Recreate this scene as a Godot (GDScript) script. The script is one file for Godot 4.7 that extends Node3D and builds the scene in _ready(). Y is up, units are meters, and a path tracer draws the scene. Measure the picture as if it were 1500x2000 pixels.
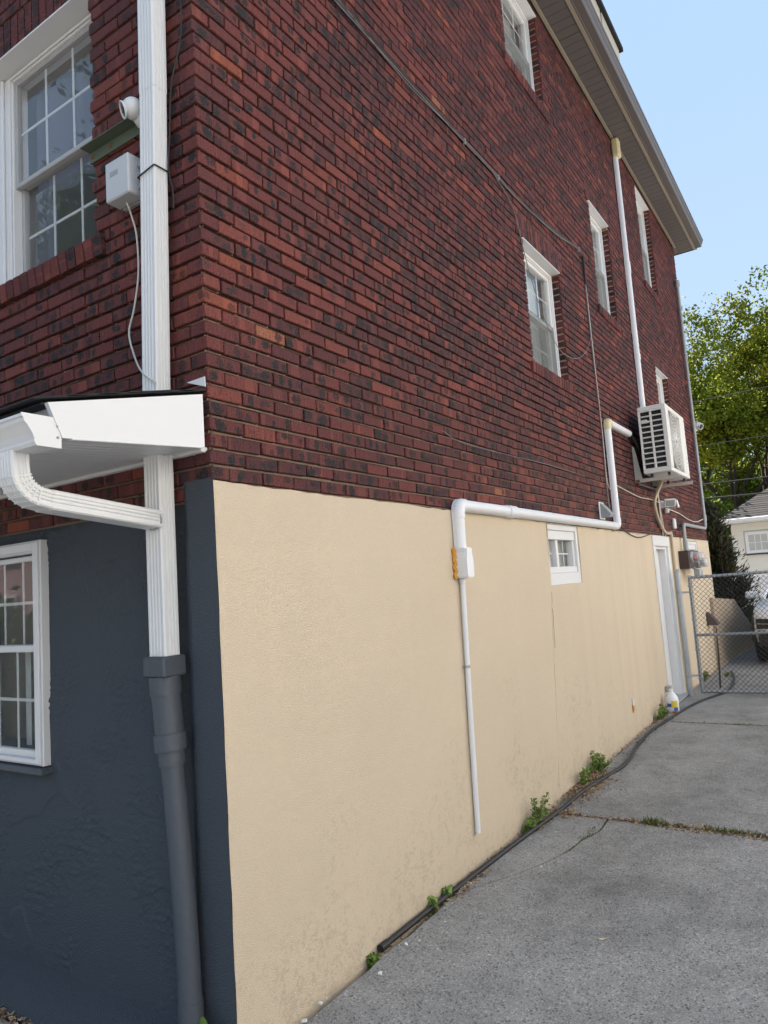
extends Node3D
# A brick house seen along its side wall. y = 0 is the driveway; B is the height of the lowest brick course above it.
const B := 2.18
const COURSE := 0.0677
const UNIT := 0.2032
var rng := RandomNumberGenerator.new()
var M := {}
var noise := FastNoiseLite.new()
var cam: Camera3D
var house: Node3D
var stretchers: Array[ArrayMesh] = []
var brick_tone: PackedInt32Array = []
var brick_list := []          # every brick of the two walls: [mesh, transform, size on the picture, parent]

func _ready() -> void:
	rng.seed = 7
	noise.seed = 11
	noise.noise_type = FastNoiseLite.TYPE_SIMPLEX_SMOOTH
	set_camera()
	set_sky()
	make_materials()
	build_ground()
	build_house()
	build_front_fittings()
	build_side_fittings()
	build_yard()
	build_background()
	build_small_things()

func set_camera() -> void:
	cam = Camera3D.new()
	cam.name = "camera"
	var yaw := 0.574653
	var pitch := 0.106358
	var roll := -0.0692405
	var f := Vector3(-sin(yaw) * cos(pitch), sin(pitch), -cos(yaw) * cos(pitch))
	var r := Vector3(cos(yaw), 0, -sin(yaw))
	var u := r.cross(f)
	var rr := r * cos(roll) + u * sin(roll)
	var uu := u * cos(roll) - r * sin(roll)
	cam.transform = Transform3D(Basis(rr, uu, -f), Vector3(2.0964, B - 0.4741, 1.9924))
	cam.fov = rad_to_deg(2.0 * atan(1000.0 / 1389.05))
	cam.near = 0.05
	cam.far = 400.0
	add_child(cam)

func set_sky() -> void:
	var we := WorldEnvironment.new()
	we.name = "environment"
	var e := Environment.new()
	var sm := ProceduralSkyMaterial.new()
	sm.sky_top_color = lin(0.125, 0.180, 0.262)
	sm.sky_horizon_color = lin(0.19, 0.232, 0.268)
	sm.sky_curve = 0.2
	sm.ground_horizon_color = lin(0.12, 0.115, 0.105)
	sm.ground_bottom_color = lin(0.08, 0.075, 0.07)
	sm.sun_angle_max = 12.0
	var sky := Sky.new()
	sky.sky_material = sm
	e.background_mode = Environment.BG_SKY
	e.sky = sky
	e.background_energy_multiplier = 1.0
	e.tonemap_mode = Environment.TONE_MAPPER_LINEAR
	e.tonemap_exposure = 4.0
	e.sdfgi_enabled = true
	e.ssao_enabled = true
	e.ssil_enabled = true
	we.environment = e
	add_child(we)
	var sun := DirectionalLight3D.new()
	sun.name = "sun"
	sun.light_energy = 1.6
	sun.light_color = Color(1.0, 0.95, 0.88)
	sun.light_angular_distance = 0.5
	sun.shadow_enabled = true
	var to_sun := Vector3(-0.80, 0.96, -0.34).normalized()
	sun.look_at_from_position(to_sun * 60.0, Vector3.ZERO)
	add_child(sun)

# ---------------------------------------------------------------- helpers
func lin(r: float, g: float, b: float, a := 1.0) -> Color:
	return Color(r, g, b, a).linear_to_srgb()

func mat(key: String, c: Color, rough := 0.8, metal := 0.0) -> StandardMaterial3D:
	var m := StandardMaterial3D.new()
	m.resource_name = key
	m.albedo_color = c
	m.roughness = rough
	m.metallic = metal
	M[key] = m
	return m

func start() -> SurfaceTool:
	var st := SurfaceTool.new()
	st.begin(Mesh.PRIMITIVE_TRIANGLES)
	st.set_smooth_group(-1)
	return st

func made(st: SurfaceTool, normals := true) -> ArrayMesh:
	if normals:
		st.generate_normals()
	return st.commit()

func put(mesh: Mesh, called: String, m: Material, parent: Node3D) -> MeshInstance3D:
	var o := MeshInstance3D.new()
	o.mesh = mesh
	o.material_override = m
	o.name = called
	parent.add_child(o, true)
	return o

func part(st: SurfaceTool, called: String, m: Material, parent: Node3D) -> MeshInstance3D:
	return put(made(st), called, m, parent)

func tag(o: Node3D, label: String, category := "", group := "", kind := "") -> Node3D:
	if label: o.set_meta("label", label)
	if category: o.set_meta("category", category)
	if group: o.set_meta("group", group)
	if kind: o.set_meta("kind", kind)
	return o

func thing(called: String, at: Vector3, label: String, category: String, group := "") -> Node3D:
	var o := Node3D.new()
	o.name = called
	add_child(o, true)
	o.position = at
	tag(o, label, category, group)
	return o

func node(called: String, parent: Node3D, xf := Transform3D()) -> Node3D:
	var o := Node3D.new()
	o.name = called
	parent.add_child(o, true)
	o.transform = xf
	return o

# a convex face, turned so that it looks away from c
func face(st: SurfaceTool, p: Array, c: Vector3) -> void:
	var mid := Vector3.ZERO
	for v in p: mid += v
	mid /= p.size()
	var n: Vector3 = (p[1] - p[0]).cross(p[2] - p[0])
	var out := n.dot(mid - c) > 0.0
	for i in range(1, p.size() - 1):
		st.add_vertex(p[0])
		st.add_vertex(p[i + 1] if out else p[i])
		st.add_vertex(p[i] if out else p[i + 1])

# a, b, c, d run counter-clockwise seen from the front
func quad(st: SurfaceTool, a: Vector3, b: Vector3, c: Vector3, d: Vector3) -> void:
	for v in [a, c, b, a, d, c]: st.add_vertex(v)

func box(st: SurfaceTool, lo: Vector3, hi: Vector3, ch := 0.0, xf := Transform3D()) -> void:
	var c := (lo + hi) * 0.5
	var h := (hi - lo) * 0.5
	ch = minf(ch, minf(h.x, minf(h.y, h.z)) * 0.6)
	var cc := xf * c
	var g := h - Vector3(ch, ch, ch)
	for ax in 3:
		var a1 := (ax + 1) % 3
		var a2 := (ax + 2) % 3
		for s in [-1.0, 1.0]:
			var q := []
			for k in [[-1, -1], [1, -1], [1, 1], [-1, 1]]:
				var v := Vector3.ZERO
				v[ax] = s * h[ax]
				v[a1] = k[0] * g[a1]
				v[a2] = k[1] * g[a2]
				q.append(xf * (c + v))
			face(st, q, cc)
	if ch <= 0.0: return
	for ax in 3:
		var a1 := (ax + 1) % 3
		var a2 := (ax + 2) % 3
		for s1 in [-1.0, 1.0]:
			for s2 in [-1.0, 1.0]:
				var q := []
				for k in [[-1, 0], [1, 0], [1, 1], [-1, 1]]:
					var v := Vector3.ZERO
					v[ax] = k[0] * g[ax]
					v[a1] = s1 * (h[a1] if k[1] == 0 else g[a1])
					v[a2] = s2 * (g[a2] if k[1] == 0 else h[a2])
					q.append(xf * (c + v))
				face(st, q, cc)
	for sx in [-1.0, 1.0]:
		for sy in [-1.0, 1.0]:
			for sz in [-1.0, 1.0]:
				var s := Vector3(sx, sy, sz)
				face(st, [xf * (c + s * Vector3(h.x, g.y, g.z)), xf * (c + s * Vector3(g.x, h.y, g.z)), xf * (c + s * Vector3(g.x, g.y, h.z))], cc)

func tube(st: SurfaceTool, p: Array, r, n := 8, caps := true) -> void:
	st.set_smooth_group(0)
	var rings := []
	var side := Vector3.ZERO
	for i in p.size():
		var t: Vector3 = (p[mini(i + 1, p.size() - 1)] - p[maxi(i - 1, 0)]).normalized()
		if i == 0:
			side = t.cross(Vector3.UP if absf(t.y) < 0.9 else Vector3.RIGHT).normalized()
		else:
			side = (side - t * side.dot(t)).normalized()
		var up := t.cross(side)
		var rad: float = r[i] if r is Array else r
		var ring := []
		for k in n:
			var a := TAU * k / n
			ring.append(p[i] + (side * cos(a) + up * sin(a)) * rad)
		rings.append(ring)
	for i in rings.size() - 1:
		for k in n:
			var k2 := (k + 1) % n
			quad(st, rings[i][k], rings[i][k2], rings[i + 1][k2], rings[i + 1][k])
	if caps:
		st.set_smooth_group(-1)
		face(st, rings[0], p[1])
		face(st, rings[-1], p[-2])
	st.set_smooth_group(-1)

# a closed outline swept along a path; sx is the direction of the outline's first axis
func sweep(st: SurfaceTool, outline: PackedVector2Array, p: Array, sx: Vector3, caps := true, smooth := false) -> void:
	st.set_smooth_group(0 if smooth else -1)
	var rings := []
	for i in p.size():
		var t: Vector3 = (p[mini(i + 1, p.size() - 1)] - p[maxi(i - 1, 0)]).normalized()
		var a := (sx - t * sx.dot(t)).normalized()
		var b := t.cross(a)
		var ring := []
		for q in outline: ring.append(p[i] + a * q.x + b * q.y)
		rings.append(ring)
	for i in rings.size() - 1:
		for k in outline.size():
			var k2 := (k + 1) % outline.size()
			quad(st, rings[i][k], rings[i][k2], rings[i + 1][k2], rings[i + 1][k])
	st.set_smooth_group(-1)
	if caps:
		var tri := Geometry2D.triangulate_polygon(outline)
		for i in range(0, tri.size(), 3):
			face(st, [rings[0][tri[i]], rings[0][tri[i + 1]], rings[0][tri[i + 2]]], p[1])
			face(st, [rings[-1][tri[i]], rings[-1][tri[i + 1]], rings[-1][tri[i + 2]]], p[-2])

# profile of (radius, height) turned round the y axis of xf
func lathe(st: SurfaceTool, prof: Array, n := 16, xf := Transform3D()) -> void:
	st.set_smooth_group(0)
	for i in prof.size() - 1:
		for k in n:
			var a := TAU * k / n
			var b := TAU * (k + 1) / n
			var u: Vector2 = prof[i]
			var v: Vector2 = prof[i + 1]
			quad(st, xf * Vector3(u.x * cos(a), u.y, -u.x * sin(a)), xf * Vector3(u.x * cos(b), u.y, -u.x * sin(b)), xf * Vector3(v.x * cos(b), v.y, -v.x * sin(b)), xf * Vector3(v.x * cos(a), v.y, -v.x * sin(a)))
	st.set_smooth_group(-1)

# a flat outline in x, y of xf with thickness d towards -z
func slab(st: SurfaceTool, outline: PackedVector2Array, d: float, xf := Transform3D()) -> void:
	var tri := Geometry2D.triangulate_polygon(outline)
	var n := xf.basis.z
	for z in [0.0, -d]:
		for i in range(0, tri.size(), 3):
			var q := []
			for k in 3: q.append(xf * Vector3(outline[tri[i + k]].x, outline[tri[i + k]].y, z))
			face(st, q, q[0] + n * (-1.0 if z == 0.0 else 1.0))
	var ccw := not Geometry2D.is_polygon_clockwise(outline)
	for i in outline.size():
		var a := outline[i]
		var b := outline[(i + 1) % outline.size()]
		if not ccw:
			var t := a
			a = b
			b = t
		quad(st, xf * Vector3(a.x, a.y, -d), xf * Vector3(b.x, b.y, -d), xf * Vector3(b.x, b.y, 0), xf * Vector3(a.x, a.y, 0))

func curve(p: Array, steps := 6) -> Array:
	var out := []
	for i in p.size() - 1:
		var a: Vector3 = p[maxi(i - 1, 0)]
		var b: Vector3 = p[i]
		var c: Vector3 = p[i + 1]
		var d: Vector3 = p[mini(i + 2, p.size() - 1)]
		for k in steps: out.append(b.cubic_interpolate(c, a, d, float(k) / steps))
	out.append(p[-1])
	return out

func bend(p: Array, r: float, steps := 5) -> Array:      # a polyline with rounded corners
	var out := [p[0]]
	for i in range(1, p.size() - 1):
		var a: Vector3 = p[i] + (p[i - 1] - p[i]).normalized() * r
		var c: Vector3 = p[i] + (p[i + 1] - p[i]).normalized() * r
		for k in steps + 1:
			var t := float(k) / steps
			out.append(a.lerp(p[i], t).lerp(p[i].lerp(c, t), t))
	out.append(p[-1])
	return out

func texture(w: int, h: int, data: PackedByteArray) -> ImageTexture:
	return ImageTexture.create_from_image(Image.create_from_data(w, h, false, Image.FORMAT_RGB8, data))

func relief(w: int, h: int, grey: PackedByteArray, strength: float) -> ImageTexture:
	var im := Image.create_from_data(w, h, false, Image.FORMAT_L8, grey)
	im.convert(Image.FORMAT_RGBA8)
	im.bump_map_to_normal_map(strength)
	return ImageTexture.create_from_image(im)

func noise_normal(freq: float, strength: float, size := 512, octaves := 4, kind := FastNoiseLite.TYPE_SIMPLEX_SMOOTH) -> NoiseTexture2D:
	var n := FastNoiseLite.new()
	n.noise_type = kind
	n.frequency = freq
	n.fractal_octaves = octaves
	n.seed = 5
	var t := NoiseTexture2D.new()
	t.width = size
	t.height = size
	t.seamless = true
	t.as_normal_map = true
	t.bump_strength = strength
	t.noise = n
	return t

# ---------------------------------------------------------------- materials
func byte(v: float) -> int:      # a linear value as an sRGB byte
	v = clampf(v, 0.0, 1.0)
	return int(255.0 * (v * 12.92 if v < 0.0031308 else 1.055 * pow(v, 1.0 / 2.4) - 0.055) + 0.5)

func make_materials() -> void:
	mat("vinyl", lin(0.71, 0.715, 0.725), 0.38)
	mat("painted_metal", lin(0.70, 0.71, 0.72), 0.4)
	mat("pvc", lin(0.74, 0.75, 0.78), 0.35)
	mat("old_plastic", lin(0.62, 0.55, 0.33), 0.5)
	mat("foam", lin(0.62, 0.30, 0.05), 0.9)
	mat("grey_pipe", lin(0.066, 0.078, 0.094), 0.55)
	mat("soffit", lin(0.118, 0.103, 0.101), 0.55)
	mat("gutter_brown", lin(0.125, 0.108, 0.103), 0.35)
	mat("tan_trim", lin(0.30, 0.26, 0.20), 0.45)
	mat("cream_trim", lin(0.66, 0.58, 0.45), 0.5)
	mat("shingle_black", lin(0.022, 0.022, 0.024), 0.95)
	mat("galvanized", lin(0.40, 0.43, 0.45), 0.42, 0.55)
	mat("galvanized_dull", lin(0.34, 0.36, 0.37), 0.6, 0.2)
	mat("wire_dark", lin(0.040, 0.040, 0.042), 0.6)
	mat("black_rubber", lin(0.016, 0.016, 0.017), 0.5)
	mat("black_cable", lin(0.022, 0.021, 0.022), 0.55)
	mat("grey_cable", lin(0.20, 0.19, 0.19), 0.6)
	mat("white_cable", lin(0.62, 0.60, 0.54), 0.5)
	mat("box_grey", lin(0.50, 0.52, 0.55), 0.45)
	mat("ac_white", lin(0.74, 0.73, 0.70), 0.42)
	mat("ac_dark", lin(0.028, 0.028, 0.030), 0.7)
	mat("bracket_steel", lin(0.45, 0.43, 0.38), 0.5)
	mat("rust", lin(0.16, 0.065, 0.03), 0.9)
	mat("green_iron", lin(0.085, 0.11, 0.075), 0.7)
	mat("meter_brown", lin(0.050, 0.030, 0.028), 0.5)
	mat("tan_hose", lin(0.50, 0.42, 0.30), 0.55)
	mat("lens_black", lin(0.012, 0.012, 0.014), 0.12)
	mat("room_plaster", lin(0.42, 0.41, 0.39), 0.9)  # plain plaster for the floors and inner walls
	mat("curtain", lin(0.10, 0.11, 0.155), 0.9).backlight = Color(0.3, 0.3, 0.32)
	mat("sash_grey", lin(0.40, 0.40, 0.40), 0.45)
	mat("muntin", lin(0.55, 0.57, 0.57), 0.5)
	mat("blind", lin(0.46, 0.47, 0.45), 0.8)
	mat("panel_pink", lin(0.34, 0.22, 0.24), 0.85)
	mat("concrete_base", lin(0.10, 0.09, 0.075), 0.95)
	mat("brown_hood", lin(0.085, 0.055, 0.05), 0.55)
	mat("cream_siding", lin(0.68, 0.665, 0.60), 0.65)
	mat("white_fence", lin(0.74, 0.75, 0.78), 0.5)
	mat("roof_grey", lin(0.032, 0.032, 0.036), 0.95)
	mat("roof_grey_light", lin(0.044, 0.043, 0.046), 0.95)
	mat("car_white", lin(0.80, 0.81, 0.83), 0.25).clearcoat_enabled = true
	mat("car_black", lin(0.012, 0.012, 0.013), 0.45)
	mat("car_glass", lin(0.015, 0.018, 0.02), 0.06)
	mat("chrome", lin(0.62, 0.62, 0.63), 0.15, 1.0)
	mat("lamp_clear", lin(0.35, 0.35, 0.36), 0.1, 0.3)
	mat("tyre", lin(0.015, 0.015, 0.015), 0.85)
	mat("bark", lin(0.070, 0.052, 0.040), 0.95)
	mat("paint_chip", lin(0.68, 0.67, 0.65), 0.8)
	mat("label_yellow", lin(0.66, 0.50, 0.06), 0.5)
	mat("label_blue", lin(0.05, 0.12, 0.36), 0.5)
	mat("label_red", lin(0.42, 0.10, 0.07), 0.5)
	mat("wood_stick", lin(0.05, 0.045, 0.04), 0.9)
	mat("grey_siding", lin(0.36, 0.37, 0.38), 0.7)
	mat("warm_siding", lin(0.62, 0.48, 0.33), 0.7)
	mat("tan_stucco", lin(0.40, 0.32, 0.235), 0.95)
	mat("white_siding", lin(0.76, 0.77, 0.78), 0.7)
	mat("pink_siding", lin(0.42, 0.27, 0.28), 0.7)
	mat("road", lin(0.055, 0.055, 0.057), 0.95)
	mat("lawn", lin(0.05, 0.075, 0.025), 0.95)
	var ov := Color(1, 1, 1)
	for k in ["leaf", "needle", "weed", "litter"]:
		var m := mat(k, ov, 0.7)
		m.vertex_color_use_as_albedo = true
		m.cull_mode = BaseMaterial3D.CULL_DISABLED
	M.leaf.metallic_specular = 0.15
	M.leaf.backlight = Color(0.8, 0.8, 0.8)
	M.weed.backlight = Color(0.5, 0.5, 0.5)
	M.needle.backlight = Color(0.15, 0.15, 0.15)
	var gl := mat("glass", lin(0.55, 0.6, 0.62, 0.10), 0.02)
	gl.transparency = BaseMaterial3D.TRANSPARENCY_ALPHA
	var clear := mat("clear_cover", lin(0.75, 0.78, 0.8, 0.28), 0.06)
	clear.transparency = BaseMaterial3D.TRANSPARENCY_ALPHA
	var sc := mat("insect_screen", lin(0.17, 0.18, 0.17, 0.55), 0.9)
	sc.transparency = BaseMaterial3D.TRANSPARENCY_ALPHA
	var jug := mat("jug_plastic", lin(0.78, 0.80, 0.83), 0.35)
	jug.backlight = Color(0.4, 0.4, 0.42)
	brick_materials()
	stucco_materials()
	concrete_materials()
	var bump := noise_normal(0.02, 6.0, 256)
	for k in ["grey_pipe", "shingle_black", "roof_grey", "roof_grey_light", "bark", "galvanized_dull", "white_fence", "bracket_steel"]:
		M[k].normal_enabled = true
		M[k].normal_texture = bump
		M[k].normal_scale = 0.35
		M[k].uv1_triplanar = true
		M[k].uv1_scale = Vector3(5, 5, 5)

const CELLS := 192
func brick_materials() -> void:
	# an atlas of fired faces: 8 columns and 24 rows of 128 x 42 pixels
	var w := 1024
	var h := 1024
	var col := PackedByteArray()
	var hgt := PackedByteArray()
	col.resize(w * h * 3)
	hgt.resize(w * h)
	var lut := PackedByteArray()
	for i in 1024: lut.append(byte(i / 1023.0))
	var fine := FastNoiseLite.new()
	fine.seed = 3
	fine.frequency = 0.09
	fine.fractal_octaves = 3
	brick_tone.resize(CELLS)
	for c in CELLS:
		var x0 := (c % 8) * 128
		var y0 := (c / 8) * 42
		var pick := rng.randf()
		var tone := 0                # 0 red, 1 flashed, 2 dark, 3 orange
		if c >= 84: tone = 1
		if c >= 140: tone = 2
		if c >= 168: tone = 3
		brick_tone[c] = tone
		var base := Vector3(0.148, 0.045, 0.040).lerp(Vector3(0.086, 0.033, 0.035), rng.randf())
		if tone == 0 and pick < 0.22: base = Vector3(0.168, 0.052, 0.044)
		if tone == 2: base = Vector3(0.085, 0.033, 0.034)
		if tone == 3: base = Vector3(0.225, 0.070, 0.044).lerp(Vector3(0.17, 0.052, 0.040), rng.randf())
		if tone == 3 and pick < 0.12: base = Vector3(0.25, 0.10, 0.062)
		var spots := []
		var many: int = [0, rng.randi_range(2, 3), rng.randi_range(3, 4), rng.randi_range(0, 3)][tone]
		if tone == 0 and rng.randf() < 0.35: many = 1
		for s in many:
			spots.append([rng.randf_range(8, 120), rng.randf_range(13, 30), rng.randf_range(8, 19) * (1.5 if tone == 2 else 1.0), rng.randf_range(11, 24), rng.randf_range(0.55, 1.0)])
		var dark := Vector3(0.020, 0.0185, 0.0195) if tone != 3 else Vector3(0.085, 0.034, 0.032)
		if tone == 0: dark = Vector3(0.075, 0.030, 0.032)
		var band := rng.randf_range(0, 128) if rng.randf() < 0.4 else -99.0
		var bandw := rng.randf_range(6, 22)
		for y in 42:
			for x in 128:
				var n := fine.get_noise_2d(x0 * 3 + x, y0 * 3 + y * 1.6)
				var streak := fine.get_noise_2d((x0 + x) * 2.2, y0 * 5 + y * 0.12)
				var g := rng.randf()
				var k := base * (1.0 + 0.30 * n + 0.30 * streak + (g - 0.5) * 0.14)
				if absf(x - band) < bandw: k = k.lerp(base * 1.35 + Vector3(0.04, 0.012, 0.004), 0.5)
				var hh := 150.0 + 55.0 * streak + 40.0 * n + (g - 0.5) * 30.0
				for s in spots:
					var dx: float = (x - s[0]) / s[2]
					var dy: float = (y - s[1]) / s[3]
					var d := sqrt(dx * dx + dy * dy) + 0.35 * n + 0.2 * streak
					var a := clampf((1.0 - d) * 5.0, 0.0, 1.0) * float(s[4])
					k = k.lerp(dark * (1.0 + 0.5 * n), a)
					if d < 0.9 and tone != 3 and absf(fine.get_noise_2d(x0 * 3 + x * 3.1, y0 * 5 + y * 3.4) - 0.25) < 0.055:
						k = k.lerp(Vector3(0.135, 0.13, 0.135), 0.7)       # pale ash crust on the flashed spots
						hh += 25.0
				if n < -0.52:
					k *= 0.45
					hh -= 70.0
				if y < 2 and n > -0.1: k = k.lerp(Vector3(0.27, 0.19, 0.13), 0.55)   # mortar smeared over the arris
				if y > 39 and n > 0.22: k = k.lerp(Vector3(0.25, 0.18, 0.12), 0.4)
				if (x < 3 or x > 124) and n > 0.05: k = k.lerp(Vector3(0.30, 0.22, 0.16), 0.6)
				var at := (y0 + y) * w + x0 + x
				col[at * 3] = lut[clampi(int(k.x * 1023), 0, 1023)]
				col[at * 3 + 1] = lut[clampi(int(k.y * 1023), 0, 1023)]
				col[at * 3 + 2] = lut[clampi(int(k.z * 1023), 0, 1023)]
				hgt[at] = clampi(int(hh), 0, 255)
	var m := mat("brick", Color(1, 1, 1), 0.8)
	m.metallic_specular = 0.3
	m.albedo_texture = texture(w, h, col)
	m.normal_enabled = true
	m.normal_texture = relief(w, h, hgt, 3.0)
	m.normal_scale = 0.6
	m.texture_filter = BaseMaterial3D.TEXTURE_FILTER_LINEAR
	var mo := mat("mortar", lin(0.30, 0.225, 0.165), 0.95)
	mo.normal_enabled = true
	mo.normal_texture = noise_normal(0.05, 8.0, 256)
	mo.normal_scale = 0.8
	mo.uv1_triplanar = true
	mo.uv1_scale = Vector3(8, 8, 8)

func stucco_materials() -> void:
	# beige: tiled sandy grain (UV) with stains of the whole wall laid over it (UV2: 12 m x 2.4 m)
	var n := 256
	var d := PackedByteArray()
	d.resize(n * n * 3)
	for i in n * n:
		var g := rng.randf_range(0.90, 1.0) - (0.16 if rng.randf() < 0.035 else 0.0)
		d[i * 3] = byte(0.70 * g)
		d[i * 3 + 1] = byte(0.588 * g)
		d[i * 3 + 2] = byte(0.445 * g)
	var w := 1536
	var h := 320
	var s := PackedByteArray()
	s.resize(w * h * 3)
	var lut := PackedByteArray()
	for i in 1024: lut.append(byte(i / 1023.0))
	for y in h:
		var up := 2.4 * (1.0 - float(y) / h)
		for x in w:
			var u := 12.0 * x / w
			var big := noise.get_noise_2d(u * 55.0, up * 70.0)
			var run := noise.get_noise_2d(u * 260.0, up * 9.0 + 500.0)            # rain runs down from the brickwork
			var grit := noise.get_noise_2d(u * 4200.0, up * 4000.0) * 0.6 + noise.get_noise_2d(u * 1100.0, up * 1000.0) * 0.5
			var blot := noise.get_noise_2d(u * 130.0 + 900.0, up * 120.0)
			var v := Vector3(0.955, 0.95, 0.94) * (1.0 + 0.035 * big)
			var runs := smoothstep(2.5, 6.0, u) * 0.9 + 0.12
			v *= 1.0 + 0.075 * runs * run
			# splashed soil in clusters, fewer upwards; its strength also paints the light falloff below
			var splash_falloff := clampf(0.55 - up * 0.72 + 0.55 * blot, 0.0, 1.0)
			if grit > 0.28 - 0.3 * splash_falloff and splash_falloff > 0.08: v = v.lerp(Vector3(0.42, 0.41, 0.39), 0.24 * minf(splash_falloff * 2.0, 1.0))
			var patch := clampf(blot * 1.6 - 0.25, 0.0, 1.0) * clampf(1.0 - absf(up - 0.75) * 1.5, 0.0, 1.0)
			if grit > 0.15: v = v.lerp(Vector3(0.50, 0.47, 0.42), 0.17 * patch)
			if u > 5.2 and run < -0.52: v *= 0.90
			var at := (y * w + x) * 3
			s[at] = lut[clampi(int(v.x * 1023), 0, 1023)]
			s[at + 1] = lut[clampi(int(v.y * 1023), 0, 1023)]
			s[at + 2] = lut[clampi(int(v.z * 1023), 0, 1023)]
	var m := mat("stucco_beige", Color(1, 1, 1), 0.92)
	m.albedo_texture = texture(n, n, d)
	m.normal_enabled = true
	m.normal_texture = noise_normal(0.22, 7.0, 512, 2)
	m.normal_scale = 0.34
	m.detail_enabled = true
	m.detail_blend_mode = BaseMaterial3D.BLEND_MODE_MUL
	m.detail_uv_layer = BaseMaterial3D.DETAIL_UV_2
	m.detail_albedo = texture(w, h, s)
	# slate blue masonry paint
	for i in n * n:
		var g := rng.randf_range(0.92, 1.06)
		d[i * 3] = byte(0.066 * g)
		d[i * 3 + 1] = byte(0.078 * g)
		d[i * 3 + 2] = byte(0.093 * g)
	var p := mat("stucco_slate", Color(1, 1, 1), 0.78)
	p.metallic_specular = 0.3
	p.albedo_texture = texture(n, n, d)
	p.normal_enabled = true
	p.normal_texture = noise_normal(0.10, 7.0, 512, 3)
	p.normal_scale = 0.45
	var q := mat("stucco_plain", lin(0.68, 0.575, 0.44), 0.95)
	q.normal_enabled = true
	q.normal_texture = noise_normal(0.055, 9.0, 256, 3)
	q.uv1_triplanar = true
	q.uv1_scale = Vector3(3, 3, 3)

func concrete_materials() -> void:
	var n := 1024
	var g := PackedFloat32Array()
	g.resize(n * n)
	for i in n * n: g[i] = rng.randf_range(-1.0, 1.0)
	var b := PackedFloat32Array()
	b.resize(n * n)
	for y in n:
		for x in n:
			var l := y * n + ((x + n - 1) % n)
			var r := y * n + ((x + 1) % n)
			var t := ((y + n - 1) % n) * n + x
			var d := ((y + 1) % n) * n + x
			b[y * n + x] = g[y * n + x] * 0.34 + (g[l] + g[r] + g[t] + g[d]) * 0.24
	for k in 17000:       # exposed stones and the pits they left
		var cx := rng.randi_range(0, n - 1)
		var cy := rng.randi_range(0, n - 1)
		var rr := rng.randi_range(1, 3)
		var v: float = -1.15 if rng.randf() < 0.52 else 1.0
		v *= rng.randf_range(0.5, 1.0)
		for dy in range(-rr, rr + 1):
			for dx in range(-rr, rr + 1):
				if dx * dx + dy * dy <= rr * rr:
					var at := ((cy + dy + n) % n) * n + (cx + dx + n) % n
					b[at] = b[at] * 0.3 + v
	var col := PackedByteArray()
	var hgt := PackedByteArray()
	col.resize(n * n * 3)
	hgt.resize(n * n)
	for i in n * n:
		var v := clampf(1.0 + 0.52 * b[i], 0.25, 2.0)
		col[i * 3] = byte(0.295 * v)
		col[i * 3 + 1] = byte(0.290 * v)
		col[i * 3 + 2] = byte(0.282 * v)
		hgt[i] = clampi(int(140 + 70 * b[i]), 0, 255)
	# weathering of the drive as a whole (UV2: 6 m x 16 m)
	var w := 384
	var h := 1024
	var s := PackedByteArray()
	s.resize(w * h * 3)
	for y in h:
		for x in w:
			var px := 6.0 * x / w
			var pz := 16.0 * y / h
			var a := noise.get_noise_2d(px * 70.0, pz * 60.0)
			var c := noise.get_noise_2d(px * 260.0 + 70.0, pz * 240.0)
			var f := noise.get_noise_2d(px * 900.0, pz * 900.0 + 40.0)
			var v := 0.80 + 0.24 * a + 0.20 * c + 0.12 * f
			var oil := clampf(noise.get_noise_2d(px * 95.0 + 300.0, pz * 80.0 + 90.0) * 2.0 - 0.55, 0.0, 1.0)
			v *= 1.0 - 0.30 * oil
			v = clampf(v, 0.3, 1.0)
			var at := (y * w + x) * 3
			s[at] = byte(v)
			s[at + 1] = byte(v)
			s[at + 2] = byte(v * 0.995)
	var m := mat("concrete", Color(1, 1, 1), 0.9)
	m.albedo_texture = texture(n, n, col)
	m.normal_enabled = true
	m.normal_texture = relief(n, n, hgt, 2.0)
	m.normal_scale = 0.8
	m.detail_enabled = true
	m.detail_blend_mode = BaseMaterial3D.BLEND_MODE_MUL
	m.detail_uv_layer = BaseMaterial3D.DETAIL_UV_2
	m.detail_albedo = texture(w, h, s)

# ---------------------------------------------------------------- ground
func slab_piece(parent: Node3D, called: String, outline: PackedVector2Array, top: float, tilt: Vector2, m: Material) -> MeshInstance3D:
	# outline in x, z
	var st := start()
	var mid := Vector2.ZERO
	for p in outline: mid += p
	mid /= outline.size()
	var at := func(p: Vector2, y: float) -> Vector3: return Vector3(p.x, y + (p.x - mid.x) * tilt.x + (p.y - mid.y) * tilt.y, p.y)
	var put_v := func(p: Vector2, y: float) -> void:
		st.set_uv(Vector2(p.x, p.y) / 1.6)
		st.set_uv2(Vector2((p.x + 1.0) / 6.0, (p.y + 12.0) / 16.0))
		st.add_vertex(at.call(p, y))
	var tri := Geometry2D.triangulate_polygon(outline)
	for i in range(0, tri.size(), 3):
		var a := outline[tri[i]]
		var b := outline[tri[i + 1]]
		var c := outline[tri[i + 2]]
		if (b - a).cross(c - a) < 0.0:
			var t := b
			b = c
			c = t
		for p in [a, b, c]: put_v.call(p, top)
	var cw := Geometry2D.is_polygon_clockwise(outline)
	for i in outline.size():
		var a := outline[i]
		var b := outline[(i + 1) % outline.size()]
		if cw:
			var t := a
			a = b
			b = t
		var q := [[a, top], [b, top], [b, top - 0.06], [a, top], [b, top - 0.06], [a, top - 0.06]]
		for e in q: put_v.call(e[0], e[1])
	return part(st, called, m, parent)

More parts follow.
